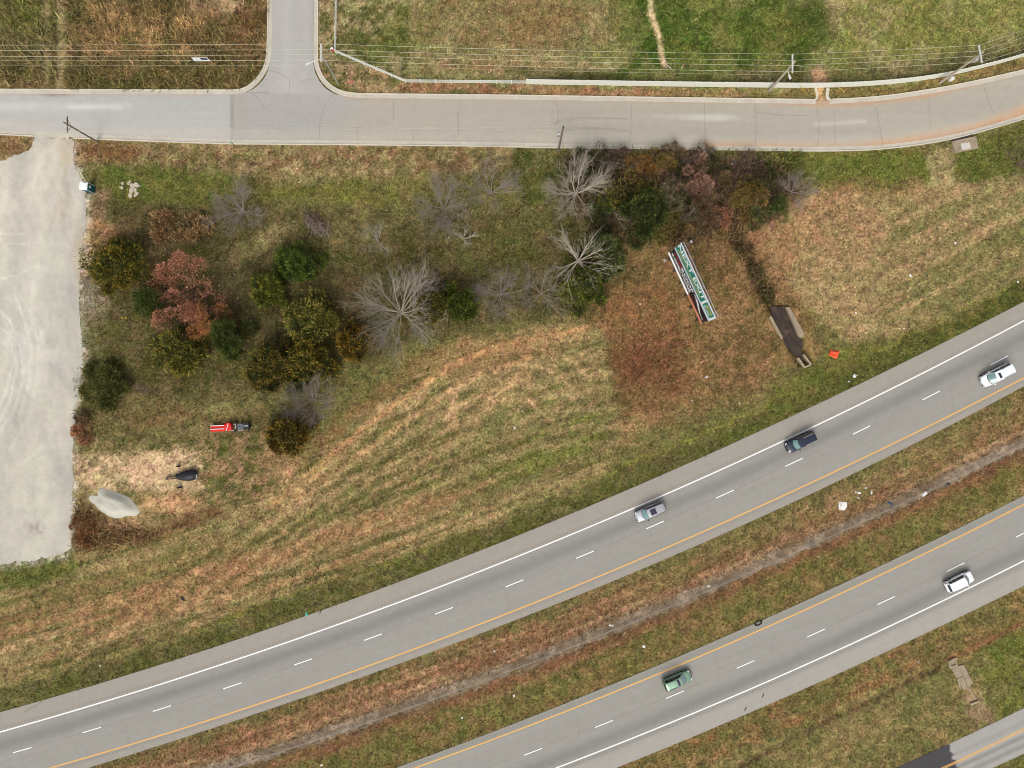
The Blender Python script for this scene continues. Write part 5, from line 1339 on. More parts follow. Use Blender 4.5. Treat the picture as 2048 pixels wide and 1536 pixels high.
# ------------------------------------------------------------------ utility poles and wires
def pole(px, py, h, label, r=.19, arm=None, bark='pole_wood', lean=(0, 0), lamp=None, cans=(), guy=None, braces=False, insul=True, dark_top=False):
    z = gz(px, py); b = at(px, py)
    t = thing('utility_pole', (b.x, b.y, z), 0, label, 'utility pole', 'wooden utility poles')
    top = Vector((lean[0], lean[1], h))
    q = MB(); q.tube((0, 0, -.3), top, r, r * .72, 10); q.build('pole', M[bark], t)
    if dark_top:
        q = MB(); q.tube(top + Vector((0, 0, .002)), top + Vector((0, 0, .05)), r * .74, r * .6, 10); q.build('pole_cap', M['black_trim'], t)
    tips = []
    if arm:
        ad, al, az_, am, off = arm     # direction, length, height, material, offset from the pole along the arm
        d = Vector((math.cos(R(ad)), math.sin(R(ad)), 0)); c = top * (az_ / h); c.z = az_
        nrm = Vector((-d.y, d.x, 0)); c = c + nrm * (r + .05)
        p0, p1 = c + d * (off - al / 2), c + d * (off + al / 2)
        q = MB(); q.bar(p0, p1, .2 if am == 'ceramic' else .14, .16); q.build('crossarm', M[am], t)
        if braces:
            for e in (p0.lerp(p1, .12), p0.lerp(p1, .88)):
                q = MB(); q.bar(e, Vector((c.x, c.y, az_ - .9)) - nrm * .05, .05, .05); q.build('brace', M[bark], t)
        if insul:
            for k in (.03, .36, .64, .97):
                e = p0.lerp(p1, k)
                q = MB(); q.lathe([(.05, .07), (.08, .12), (.05, .17), (.08, .22), (.04, .28)], 8, e); q.build('insulator', M['ceramic'], t)
        tips = [(t.location + p0.lerp(p1, k) + Vector((0, 0, .28))) for k in (.03, .36, .64, .97)]
    if lamp:
        dx, dy, lz = lamp; p0 = top * (lz / h); p0.z = lz
        p1 = p0 + Vector((dx, dy, .35)); mid = p0.lerp(p1, .5) + Vector((0, 0, .25))
        q = MB(); q.tube(p0, mid, .06, .055, 6); q.tube(mid, p1, .055, .05, 6); arm_o = q.build('lamp_arm', M['ceramic'], t)
        q = MB(); dd = Vector((dx, dy, 0)).normalized(); q.bar(p1 - dd * .1, p1 + dd * .65, .30, .14); q.build('lamp_head', M['ceramic'], t, False, 0, .05)
    for (a, dist, z0, hh, rr, mm) in cans:
        c = Vector((math.cos(R(a)) * dist, math.sin(R(a)) * dist, z0))
        e = empty('transformer', c); e.parent = t
        q = MB(); q.lathe([(rr * .9, 0), (rr, .05), (rr, hh - .08), (rr * .8, hh)], 14); q.build('can', M[mm], e, True)
        q = MB(); q.lathe([(.04, hh), (.07, hh + .08), (.04, hh + .16)], 8, (rr * .3, 0, 0)); q.build('bushing', M['ceramic'], e)
    return t, tips
pA, tipA = pole(197, 285, 9.2, 'dark utility pole by the gravel entrance with braced crossarm', .15, (91, 2.5, 8.0, 'pole_dark', .1), 'pole_dark', (0, 0), braces=True, insul=True)
q = MB(); q.box((.28, .30, 1.0), (.22, .22, .40)); q.build('meter_box', M['ceramic'], pA)
pB, tipB = pole(1116.5, 302, 11.2, 'lone utility pole with a grey transformer in front of the thicket', .17, None, 'pole_dark', (.05, .0), cans=((190, .45, 7.6, .95, .24, 'galv'),), dark_top=True)
pC, tipC = pole(1539, 181, 10.6, 'utility pole with white crossarm beside the dirt driveway', .21, (90, 2.7, 10.4, 'ceramic', -.2), 'pole_wood', lamp=(.25, -.75, 7.4))
pD, tipD = pole(1879, 166, 11.0, 'utility pole with white crossarm and transformers on the bend', .21, (100, 2.6, 10.7, 'ceramic', -.1), 'pole_wood', cans=((0, .48, 8.0, 1.0, .26, 'galv'), (330, .6, 2.0, .9, .34, 'ceramic')))
pE, tipE = pole(676.5, 167, 10.2, 'pale grey utility pole with street light at the street corner', .12, (90, 2.55, 10.0, 'ceramic', .45), 'galv', lamp=(-2.0, -.75, 9.0))
for g in (pC, pD):
    q = MB(); q.tube((0, 0, 9.6), (2.2, -.3, 9.4), .02, .02, 5); q.build('stay', M['galv'], g)
def wire(p, q, sag, label, r=.022):
    p, q = Vector(p), Vector(q); n = 18; P = []
    for i in range(n + 1):
        k = i / n; P.append(p.lerp(q, k) - Vector((0, 0, sag * 4 * k * (1 - k))))
    V, F = tubes(P[:-1], P[1:], [r] * n, [r] * n, 4)
    c = P[0]; V = V - np.array(c)
    o = link('power_line', np_mesh('power_line', V, F), M['wire']); o.location = c
    tag(o, label, 'power line', 'overhead wires')
nm4 = ('topmost', 'second from the top', 'third from the top', 'lowest')
def order(t): return sorted(t, key=lambda v: -v.y)
lE, lC, lD = order(tipE), order(tipC), order(tipD)
lW = [at(-640, y, 9.8) for y in (90, 100, 115, 120)]
lX = [at(2260, y, 10) for y in (-15, 6, 16, 34)]
for k in range(4):
    wire(lW[k], lE[k], .25, f'wire crossing the weedy field, {nm4[k]} of four')
    wire(lE[k], lC[k], .5, f'wire between street corner and dirt driveway poles, {nm4[k]} of four')
    wire(lC[k], lD[k], .2, f'wire between the two white crossarm poles, {nm4[k]} of four')
    wire(lD[k], lX[k], .2, f'wire leaving the picture past the bend, {nm4[k]} of four')
wire(at(-640, 131, 5.5), at(651, 130, 5.5), .2, 'thin lower cable under the wires over the weedy field', .012)
wire(at(651, 130, 5.5), at(1562, 150, 5.5), .3, 'thin lower cable under the wires over the lawn', .012)
wire(tipA[0], at(1117, 253, 10.8), .3, 'faint wire along the local road on its upper side', .012)
wire(tipA[3] , at(1116, 262, 8.8), .3, 'faint wire along the local road on its lower side', .012)

# ------------------------------------------------------------------ billboard of two stacked panels
bm0 = at(1340.4, 503.4, 4.0); bm1 = at(1406, 645.5, 4.0)
M['bill_green'] = mat('teal_green_print', alb(18, 146, 128), .6, grain=.06, gscale=.8)
M['bill_black'] = mat('black_print', alb(26, 24, 34), .6, grain=.1, gscale=1)
M['bill_white'] = mat('white_print', (.80, .83, .83), .6)
M['bill_yellow'] = mat('yellow_print', alb(214, 200, 110), .6)
M['bill_red'] = mat('red_print', alb(190, 70, 66), .6)
M['bill_salmon'] = mat('salmon_apron', alb(222, 140, 112), .7, grain=.15, gscale=2)
M['steel_blue'] = mat('painted_steel_frame', alb(200, 212, 222), .5, .2, grain=.1, gscale=2)
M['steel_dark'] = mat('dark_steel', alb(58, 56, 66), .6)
Lb = (bm1 - bm0).length; dirb = (bm1 - bm0).normalized()
bb = thing('billboard', (*((bm0 + bm1) / 2)[:2], gz(1390, 580)), math.atan2(dirb.y, dirb.x), 'two tier billboard, green panel above a black one, in the red grass', 'billboard')
# local frame: x along the board (image left end -> right end), y points behind the board or in front of it
fr = -1 if (Matrix.Rotation(bb.rotation_euler.z, 3, 'Z') @ Vector((0, -1, 0))).dot(Vector((-1, -.5, 0))) > 0 else 1
Z0 = 4.05; PH = 3.35; GAP = .55
def panel(nm, z0, m_):
    q = MB(); q.box((0, 0, z0 + PH / 2), (Lb, .12, PH)); return q.build(nm, m_, bb, False, 0, .01)
low = panel('lower_panel', Z0, M['bill_black']); up = panel('upper_panel', Z0 + PH + GAP, M['bill_white'])
ZU = Z0 + PH + GAP; yf = fr * .063
def sheet(nm, x0, x1, z0, z1, m_, par, y=0.0):
    q = MB(); q.box(((x0 + x1) / 2, yf + fr * (.004 + y), (z0 + z1) / 2), (x1 - x0, .006, z1 - z0)); return q.build(nm, m_, par)
h_ = Lb / 2
sheet('green_field', -h_ + .02, h_ - 3.05, ZU + .06, ZU + PH - .06, M['bill_green'], up)
sheet('green_field', h_ - 2.70, h_ - .35, ZU + .34, ZU + PH - .2, M['bill_green'], up)
def text(body, x, z, size, m_, par, sx=1.0, y=.012, name='lettering', align='CENTER'):
    cu = bpy.data.curves.new(name, 'FONT'); cu.body = body; cu.size = size; cu.align_x = align; cu.extrude = .004; cu.offset = size * .02
    to = bpy.data.objects.new(name + '_src', cu); col.objects.link(to)
    dg = bpy.context.evaluated_depsgraph_get(); me = bpy.data.meshes.new_from_object(to.evaluated_get(dg))
    bpy.data.objects.remove(to); bpy.data.curves.remove(cu)
    o = link(name, me, m_, par); o.location = (x, yf + fr * y, z)
    o.rotation_euler = (R(90), 0, 0) if fr < 0 else (R(90), 0, R(180)); o.scale = (sx, 1, 1)
    return o
text('NEXT EXIT', -1.55, ZU + 1.42, 2.15, M['bill_white'], up, .84)
text('FREE HOT BREAKFAST', -1.55, ZU + .50, .88, M['bill_yellow'], up, .90)
# right hand emblem: a ring with a curved word below it
q = MB(); cx, cz = h_ - 1.5, ZU + 2.15; pr = []
for rr in (.30, .62):
    for i in range(25):
        a = R(-50 + 350 * i / 24); pr.append((cx + math.cos(a) * rr * 1.45, yf + fr * .014, cz + math.sin(a) * rr))
q.add(pr, [(i, i + 1, 26 + i, 25 + i) for i in range(24)]); q.build('ring_emblem', M['bill_yellow'], up)
text('Quality', cx, ZU + .82, .66, M['bill_white'], up, .95)
# lower panel print
text('ROOF', -.9, Z0 + 1.75, 1.45, M['bill_white'], low, 1.05)
text('FREE', -4.1, Z0 + 1.85, 1.25, M['bill_red'], low, 1.05)
text('INSPECTIONS', -2.35, Z0 + .45, 1.25, M['bill_white'], low, .86)
q = MB(); top_ = []; bot = []
for i in range(25):
    k = i / 24; x = h_ - 4.5 + 4.2 * k; zc = Z0 + 2.35 - 1.5 * k + .35 * math.sin(k * 6.5); w = .06 + .34 * math.sin(math.pi * min(1, k * 1.15)) ** 2 * (1 if k < .85 else .4)
    top_.append((x, yf + fr * .013, zc + w)); bot.append((x, yf + fr * .013, zc - w))
q.add(top_ + bot, [(i, i + 1, 26 + i, 25 + i) for i in range(24)])
for (a, b) in (((-4.5, 2.6), (-3.6, 3.05)), ((-3.9, 2.3), (-3.0, 1.7)), ((-1.0, .9), (-.5, .45)), ((-1.4, 1.1), (-1.7, .55))):
    p0 = Vector((h_ + a[0], yf + fr * .013, Z0 + a[1])); p1 = Vector((h_ + b[0], yf + fr * .013, Z0 + b[1])); nn = Vector((-(p1 - p0).z, 0, (p1 - p0).x)).normalized() * .09
    q.add([p0 + nn, p1 + nn * .4, p1 - nn * .4, p0 - nn], [(0, 1, 2, 3)])
q.build('leaping_figure', M['bill_white'], low)
q = MB()
for i in range(9): q.box((h_ - 3.9 + i * .38, yf + fr * .008, Z0 + 1.30 - i * .085), (.22, .008, .16))
q.build('small_print', M['bill_red'], low)
# catwalk, frame, posts
for x0, x1, mm, nm in ((-h_, h_ * .18, 'bill_white', 'catwalk'), (h_ * .18 + .01, h_, 'bill_salmon', 'apron')):
    q = MB(); q.box(((x0 + x1) / 2, fr * .24, Z0 - .14), (x1 - x0, .24, .06)); q.box(((x0 + x1) / 2, fr * .35, Z0 - .10), (x1 - x0, .04, .14)); q.build(nm, M[mm], bb)
for z in (Z0 + PH + .16, Z0 + PH + GAP - .12, ZU + PH + .06):
    q = MB(); q.box((0, fr * .10, z), (Lb, .10, .09)); q.build('trim_rail', M['steel_blue'], bb)
q = MB(); q.box((0, -fr * .42, ZU + PH - .05), (Lb, .06, .08)); q.build('back_frame', M['steel_blue'], bb)
q = MB(); q.box((0, -fr * .30, Z0 + PH + .25), (Lb - .3, .5, .08)); q.build('gap_shade_board', M['steel_dark'], bb)  # added dark board gives the gap between the panels its black shadow
for i in range(6):
    x = -h_ + .7 + i * (Lb - 1.4) / 5
    q = MB(); q.box((x, -fr * .26, (ZU + PH) / 2 - .2), (.20, .22, ZU + PH - .2)); q.build('post', M['steel_dark'], bb)
    q = MB(); q.bar((x, -fr * .4, ZU + PH - .05), (x, fr * .05, ZU + PH - .05), .06, .06); q.build('bracket', M['steel_blue'], bb)
for x in (-h_ + .05, h_ - .05):
    q = MB(); q.bar((x, fr * .1, Z0 + 1), (x, -fr * .42, ZU + PH - .1), .06, .06); q.build('end_brace', M['steel_blue'], bb)
for x, z in ((-h_ + .9, Z0 - .05), (-h_ + .5, ZU + PH)):
    q = MB(); s_ = fr if z < ZU else -fr
    q.bar((x, s_ * .7, z), (x, s_ * 1.25, z + .1), .05, .05); q.box((x, s_ * 1.4, z + .12), (.45, .25, .2)); q.build('floodlight', M['galv'], bb)

# ------------------------------------------------------------------ portable toilet
M['toilet_teal'] = mat('teal_plastic', alb(14, 92, 100), .45, grain=.05)
M['toilet_roof'] = mat('white_translucent_plastic', (.80, .84, .83), .4)
p = at(183, 379)
pt_ = thing('portable_toilet', (p.x, p.y, .0), R(-6), 'teal portable toilet with white roof at the lot edge', 'portable toilet')
q = MB(); q.box((0, 0, 1.06), (1.15, 1.15, 2.12)); q.build('cabin_wall', M['toilet_teal'], pt_, False, 0, .03)
q = MB(); q.box((0, 0, .05), (1.24, 1.24, .14)); q.build('base', M['black_trim'], pt_)
q = MB(); q.box((0, 0, 2.20), (1.24, 1.24, .14)); q.box((0, 0, 2.33), (1.16, 1.16, .12), None, .72); q.build('roof', M['toilet_roof'], pt_, False, 0, .02)
q = MB(); q.tube((.38, .48, 2.25), (.38, .48, 2.62), .05, .05, 8); q.build('vent_pipe', M['black_trim'], pt_)
q = MB(); q.box((.59, 0, 1.05), (.03, .85, 1.9)); d_ = q.build('door', M['toilet_teal'], pt_, False, 0, .01)
q = MB(); q.box((.612, .05, 1.55), (.014, .42, .42)); q.build('door_sign', M['bill_white'], d_)
q = MB(); q.box((.62, -.34, 1.02), (.04, .05, .2)); q.build('handle', M['black_trim'], d_)
for y in (-.585, .585):
    q = MB(); q.box((.585, y, 1.07), (.06, .06, 2.1)); q.build('corner_post', M['toilet_roof'], pt_)
q = MB(); q.box((.05, -.585, 1.95), (.55, .02, .12)); q.build('vent_panel', M['toilet_roof'], pt_)

# ------------------------------------------------------------------ signs and small street things
def small_sign(px, py, label, w, h, zc, m_, ang, name='sign', cat='sign', shape='rect', postm='steel_dark', posts=(0,)):
    p = at(px, py); t = thing(name, (p.x, p.y, gz(px, py)), R(ang), label, cat)
    for x in posts:
        q = MB(); q.box((x, .04, (zc + .1) / 2 - .1), (.07, .06, zc + .2)); q.build('post', M[postm], t)
    q = MB()
    if shape == 'oct':
        pts = [(math.cos(R(22.5 + 45 * i)) * w / 2 * 1.08, math.sin(R(22.5 + 45 * i)) * w / 2 * 1.08) for i in range(8)]
        vs = [(x, 0, zc + z) for x, z in pts] + [(x, -.02, zc + z) for x, z in pts]
        q.add(vs, [tuple(range(8)), tuple(range(8, 16))[::-1]] + [(i, (i + 1) % 8, 8 + (i + 1) % 8, 8 + i) for i in range(8)])
    else: q.box((0, 0, zc), (w, .04, h))
    f = q.build('sign_face', m_, t)
    return t, f
M['sign_red'] = mat('faded_red_sign', alb(216, 104, 92), .5)
M['sign_red2'] = mat('red_paint', alb(216, 50, 44), .45)
M['bill_slate'] = mat('slate_print', alb(84, 92, 112), .5)
M['teal_pale'] = mat('pale_teal_sign', alb(150, 186, 170), .5)
small_sign(708, 174, 'faded red octagonal road sign on a dark post inside the street corner', .75, .75, 1.95, M['sign_red'], 10, 'road_sign', 'sign', 'oct')
t, f = small_sign(411, 128, 'white and slate board on two timber posts in the weedy field', 2.45, 1.25, 1.75, M['bill_white'], 0, 'notice_board', 'sign', postm='pole_wood', posts=(-1.0, 1.2))
q = MB(); q.box((.55, -.024, 1.95), (1.15, .01, .72)); q.build('slate_panel', M['bill_slate'], f)
q = MB()
for i in range(3): q.box((-.6, -.024, 2.1 - i * .3), (.8, .01, .07))
q.build('print_lines', M['teal_pale'], f)
q = MB(); q.box((0, .03, 2.42), (2.6, .12, .10)); q.build('top_rail', M['pole_wood'], t)
t, f = small_sign(475.5, 297, 'thin post with pale teal street name blades at the kerb', .75, .2, 2.75, M['teal_pale'], 0, 'street_name_sign', 'sign', postm='black_trim')
q = MB(); q.box((0, 0, 2.98), (.04, .75, .2)); q.build('cross_blade', M['teal_pale'], t)
small_sign(1363, 137, 'white marker post with an orange cap in the lawn', .12, .5, 1.5, M['sign_red'], 0, 'marker_post', 'post', postm='bill_white')
# hydrant at the fence corner
p = at(667, 100); t = thing('fire_hydrant', (p.x - .05, p.y, -.05), 0, 'red and white fire hydrant at the fence corner', 'fire hydrant')
q = MB(); q.lathe([(.22, 0), (.22, .08), (.15, .1), (.15, .62), (.2, .64), (.2, .70)], 12); q.tube((-.3, 0, .45), (.3, 0, .45), .09, .09, 8); q.build('barrel', M['sign_red2'], t)
q = MB(); q.lathe([(.19, .702), (.17, .82), (.08, .92), (.03, .98)], 12); q.build('bonnet', M['bill_white'], t)
for x in (-.33, .33):
    q = MB(); q.box((x, 0, .45), (.07, .2, .2)); q.build('cap', M['bill_white'], t)
# yellow guy guards
M['guard_yellow'] = mat('yellow_plastic_guard', alb(232, 198, 60), .5)
for a, b, lb in (((1611, 183), (1601, 174), 'yellow guy wire guard left of the dirt driveway'), ((1688.5, 183), (1677.5, 174.5), 'yellow guy wire guard right of the dirt driveway')):
    p = at(*a); r_ = at(*b, 1.6); t = thing('guy_guard', (p.x, p.y, -.05), 0, lb, 'guy guard', 'yellow guards on the guy wires')
    q = MB(); q.tube((0, 0, 0), Vector((r_.x - p.x, r_.y - p.y, 1.6)), .05, .05, 8); q.build('guard', M['guard_yellow'], t)
    q = MB(); q.tube(Vector((r_.x - p.x, r_.y - p.y, 1.6)), Vector((r_.x - p.x, r_.y - p.y, 1.6)) * 1.5, .012, .012, 5); q.tube((0, 0, -.2), (0, 0, .08), .04, .03, 6); q.build('guy_wire', M['galv'], t)
# stub posts at the end of the worn path
p = at(1338, 135); t = thing('broken_gate_post', (p.x, p.y, -.05), 0, 'pale fallen timber stub at the end of the worn path', 'timber')
q = MB(); q.bar((-.5, .5, .1), (.35, -.2, .12), .14, .14); q.build('fallen_post', M['bark_white'], t)
q = MB(); q.box((-.55, -.1, .3), (.14, .14, .7)); q.build('stub', M['pole_wood'], t)

# ------------------------------------------------------------------ drive apron, flume, inlet, culverts
path_strip('driveway_edge', [(1631, 176), (1634.5, 190), (1634, 196), (1630, 200)], -.18, .18, -.05, .06, M['kerb'], None, 'left concrete edging of the dirt driveway')
path_strip('driveway_edge', [(1656, 176), (1654, 190), (1655, 196), (1659, 200)], -.25, .25, -.05, .06, M['kerb'], None, 'right concrete edging of the dirt driveway')
fl_t = thing('drain_flume', (*at(1418, 306)[:2], 0), 0, 'concrete kerb flume spilling towards the thicket', 'drain')
o0 = at(1418, 306)
def rel(pts): return [(at(*a).x - o0.x, at(*a).y - o0.y) for a in pts]
q = MB(); q.prism(rel([(1405, 299), (1429, 299), (1429, 309), (1417, 315), (1412, 307)]), -.2, .0305); q.build('apron', M['gutter'], fl_t)
q = MB(); q.prism(rel([(1427.5, 300), (1430, 300), (1430, 309.5), (1427.5, 309.5)]), -.2, .14); q.build('side_wall', M['kerb'], fl_t)
q = MB(); q.prism(rel([(1404, 300.5), (1407, 300.5), (1417.5, 314.5), (1416, 316)]), -.2, .14); q.build('side_wall', M['kerb'], fl_t)
inl = thing('storm_inlet', (*at(1929, 290)[:2], 0), 0, 'flat concrete storm drain box at the bend', 'drain')
o0 = at(1929, 290)
q = MB(); q.prism(rel([(1902.5, 283), (1951, 272.5), (1956, 297), (1908, 307)]), -.3, .16); q.build('slab', M['concrete'], inl, False, 0, .02)
q = MB(); q.prism(rel([(1920, 288), (1938.5, 285), (1940, 297), (1923, 301)]), .162, .19); q.build('lid', M['concrete_pale'], inl)
q = MB(); q.prism(rel([(1902, 282), (1944, 269), (1945, 271), (1903, 284)]), -.1, .165); q.build('throat', M['steel_dark'], inl)

M['culvert_edge'] = mat('stained_concrete', alb(186, 170, 142), .9, grain=.25, gscale=4)
cul = thing('drainage_channel', (*at(1580, 665)[:2], -.05), 0, 'concrete drainage channel with dark wet bed beside the highway', 'drain')
o0 = at(1580, 665)
M['wet_bed'] = mat('wet_mud', alb(64, 52, 44), .4, grain=.5, gscale=1.4, spec=.4, tint=(alb(92, 72, 54), .8, .7))
bed = [(1541, 612), (1570, 612), (1612, 684), (1606, 700), (1618, 716), (1604, 728), (1590, 708), (1574, 690), (1560, 660)]
q = MB(); q.prism(rel(bed), -.9, -.62); q.build('bed', M['wet_bed'], cul)
q = MB(); A = rel([(1572, 614), (1579, 614), (1594, 640), (1609, 668), (1608, 674), (1603, 676), (1597, 670), (1585, 642)])
q.prism(A, -.6, .06); q.build('bank_slab', M['concrete'], cul)
q = MB(); q.prism(rel([(1538, 634), (1543, 632), (1566, 675), (1564, 680), (1556, 668)]), -.6, .05); q.build('bank_slab', M['concrete'], cul)
q = MB(); q.prism(rel([(1595.5, 716), (1597.5, 715), (1610, 733), (1607.5, 734)]), -.9, .12); q.build('head_wall', M['culvert_edge'], cul)
q = MB(); q.prism(rel([(1606.5, 709.5), (1608.5, 708.5), (1622.5, 727), (1620.5, 729)]), -.9, .12); q.build('head_wall', M['culvert_edge'], cul)
q = MB(); q.prism(rel([(1607.6, 734.2), (1621.5, 727.4), (1623, 730), (1609, 736.5)]), -.9, .12); q.build('head_wall', M['culvert_edge'], cul)

c2 = thing('culvert_slab', (*at(1925, 1360)[:2], -.05), 0, 'broken concrete culvert cover in the grass above the frontage road', 'drain')
o0 = at(1925, 1360)
z_ = gz(1925, 1360)
for pts, z0, z1, m_, nm in (([(1900, 1333), (1914.5, 1328), (1926, 1352), (1914, 1356)], -.4, .12, 'concrete', 'slab'), ([(1914.8, 1332), (1927, 1329), (1945, 1365), (1936, 1376), (1927, 1352)], -.4, .15, 'concrete', 'slab'),
                            ([(1915, 1357), (1926.5, 1353), (1935.5, 1377), (1927, 1380), (1920, 1370)], -.4, .11, 'concrete', 'slab'),
                            ([(1897, 1322), (1909, 1315.5), (1915, 1315.5), (1915, 1317.5), (1909.5, 1317.5), (1899, 1323.5)], -.5, .25, 'culvert_edge', 'head_wall'), ([(1896.6, 1323), (1898.6, 1323), (1901.5, 1336), (1899.5, 1337)], -.5, .22, 'culvert_edge', 'head_wall'), ([(1909, 1318), (1911, 1318), (1914, 1330), (1912, 1330)], -.5, .22, 'culvert_edge', 'head_wall'),
                            ([(1936, 1377), (1938, 1376), (1952, 1398), (1950, 1399)], -.5, .15, 'culvert_edge', 'side_wall'), ([(1914, 1358), (1916, 1358), (1922, 1377), (1920, 1378)], -.4, .14, 'culvert_edge', 'side_wall'),
                            ([(1940, 1406), (1956, 1400.5), (1956.5, 1403.5), (1941.5, 1410)], -.5, .3, 'culvert_edge', 'head_wall'), ([(1929, 1381), (1936, 1378.5), (1949, 1399), (1941, 1404)], -.7, -.25, 'wet_bed', 'bed'), ([(1901, 1322), (1909, 1318.5), (1912, 1330), (1902, 1333)], -.5, -.02, 'concrete', 'slab')):
    q = MB(); q.prism(rel(pts), z0, z1); q.build(nm, M[m_], c2, False, 0, .012)

# ------------------------------------------------------------------ gravel pile, concrete rubble
def mound(px, py, rx, ry, h, ang, m_, name, label, cat, seed):
    t = put_tree(name, px, py, label, cat); nr, na = 14, 48; V = [(0, 0, h)]; F = []
    for i in range(1, nr + 1):
        for j in range(na):
            a = 2 * math.pi * j / na; k = i / nr
            w = 1 + .10 * math.sin(3 * a + seed) + .06 * math.sin(5 * a + 2 * seed)
            x, y = rx * m * k * w * math.cos(a), ry * m * k * w * math.sin(a)
            z = h * (1 - sstep(.35, 1.0, k)) + (rng.random() - .5) * .06 * (1 if i < nr else 0) - (.15 if i == nr else 0)
            c, s = math.cos(R(ang)), math.sin(R(ang)); V.append((x * c - y * s, x * s + y * c, float(z)))
    F += [(0, 1 + j, 1 + (j + 1) % na) for j in range(na)]
    for i in range(nr - 1):
        for j in range(na): F.append((1 + i * na + j, 1 + (i + 1) * na + j, 1 + (i + 1) * na + (j + 1) % na, 1 + i * na + (j + 1) % na))
    q = MB(); q.add(V, F); q.build('heap', m_, t, True); return t
M['pile'] = mat('grey_gravel_heap', alb(206, 202, 188), .95, grain=.18, gscale=6, bump=.5)
g_ = mound(231, 1009, 48, 27, .85, -20, M['pile'], 'gravel_pile', 'pale grey gravel heap right of the lot', 'gravel heap', 1.0)
q = MB(); q.prism([(-4.6, .9), (-3.9, 1.5), (-2.6, 1.3), (-2.2, .2), (-3.1, -.2)], -.1, .06); q.build('spill', M['pile'], g_)
rb = put_tree('concrete_rubble', 266, 378, 'scattered pale broken concrete in the green grass by the toilet', 'rubble')
M['rubble'] = mat('broken_concrete', alb(206, 192, 172), .9, grain=.2, gscale=4)
M['rubble_grey'] = mat('grey_stone', alb(160, 144, 124), .95, grain=.35, gscale=3)
def chunk(par, cx, cy, r, z, nm, m_, seed):
    rd = random.Random(seed); n = rd.randint(6, 9); pts = []
    for i in range(n):
        a = 2 * math.pi * i / n; k = r * rd.uniform(.55, 1.1); pts.append((cx + k * math.cos(a), cy + k * math.sin(a)))
    q = MB(); q.prism(pts, -.1, z); return q.build(nm, m_, par, False, 0, .015)
for i, (x, y, r) in enumerate(((-.1, .5, .5), (-.3, -.3, .6), (.5, .6, .45), (.3, -.1, .4), (.55, -.7, .42), (-.45, -1.0, .5), (-.7, .9, .3), (.95, .5, .25), (-.5, 1.2, .2), (-1.7, .9, .3), (-1.75, .2, .28), (.3, -1.1, .25))):
    chunk(rb, x, y, r, .10 + .03 * (i % 3), 'chunk', M['rubble'], i + 3)
scat = MB(); 
for i in range(260):
    x, y = rng.uniform(156, 210), rng.uniform(545, 740)
    if x > 158 + 50 * np.exp(-((y - 580) / 40) ** 2) + 8: continue
    p = at(x, y); s_ = rng.uniform(.05, .16); scat.box((p.x, p.y, .01), (s_, s_ * rng.uniform(.6, 1), s_ * .7), Matrix.Rotation(rng.uniform(0, 3), 3, 'Z'))
o = scat.build('stones', M['rubble']); tag(o, 'loose stones along the ragged lot edge', 'stones', None, 'stuff')

# ------------------------------------------------------------------ red machine and black trailer on the soil
M['mach_red'] = mat('red_machine_paint', alb(232, 36, 28), .45, grain=.08, coat=.3)
M['mach_grey'] = mat('engine_grey', alb(112, 112, 122), .6, .3, grain=.3, gscale=5)
M['mach_black'] = mat('black_cover', (.014, .016, .02), .5, grain=.2, gscale=2)
p = at(464, 854); mc_ = thing('towed_machine', (p.x, p.y, gz(464, 854)), R(2), 'red towed machine with round housing and black engine box', 'machine')
for y in (-.42, .12):
    q = MB(); q.box((-2.05, y, .62), (2.3, .40, .10)); q.build('chute_floor', M['mach_red'], mc_)
    q = MB(); q.bar((-3.15, y + .02 + .18, .80), (-.9, y + .22, .86), .09, .12); q.build('chute_edge', M['bill_white'], mc_)
q = MB(); q.box((-2.4, -.15, .58), (1.4, .9, .06)); q.build('chute_plate', M['mach_red'], mc_)
q = MB(); q.lathe([(.55, .35), (.66, .5), (.68, 1.05), (.55, 1.2), (.1, 1.24)], 22, (-.28, .12, 0)); q.build('round_housing', M['mach_red'], mc_, False)
q = MB(); q.bar((-.45, -.45, 1.28), (-.10, .68, 1.28), .07, .05); q.build('lift_bar', M['bill_white'], mc_)
q = MB(); q.box((.28, .05, 1.12), (.24, .30, .16)); q.build('hatch', M['black_trim'], mc_)
q = MB(); q.box((-.6, -.55, .55), (1.6, .08, .1)); q.box((.9, -.56, .5), (2.0, .08, .08)); q.build('side_rail', M['galv'], mc_)
q = MB(); q.box((.85, .1, .7), (.12, .85, .35)); q.box((.72, .4, .85), (.25, .1, .3)); q.build('mount_frame', M['galv'], mc_)
q = MB(); q.box((1.75, .05, .85), (.95, .95, .6)); q.lathe([(.25, 1.15), (.25, 1.22), (.12, 1.25)], 12, (1.55, -.1, 0)); q.build('engine', M['mach_grey'], mc_, False, 0, .04)
q = MB(); q.box((2.68, .12, .85), (.9, 1.0, .78)); e_ = q.build('engine_box', M['mach_black'], mc_, False, 0, .06)
q = MB(); q.box((2.68, .14, 1.25), (.66, .09, .03)); q.build('box_stripe', M['bill_white'], e_)
for y in (-.62, .78):
    w = empty('wheel', (.75, y, .33)); w.parent = mc_
    q = MB(); q.lathe([(.16, -.1), (.32, -.1), (.33, 0), (.32, .1), (.16, .1)], 16, (0, 0, 0), 'Y'); q.build('tyre', M['tyre'], w)
    q = MB(); q.lathe([(.03, -.06), (.16, -.07), (.16, .07), (.03, .06)], 12, (0, 0, 0), 'Y'); q.build('rim', M['rim'], w)
q = MB(); q.tube((3.1, .1, .45), (3.5, .1, .45), .05, .05, 6); q.tube((-3.1, -.15, .05), (-3.1, -.15, .6), .05, .05, 6); q.build('drawbar', M['black_trim'], mc_)

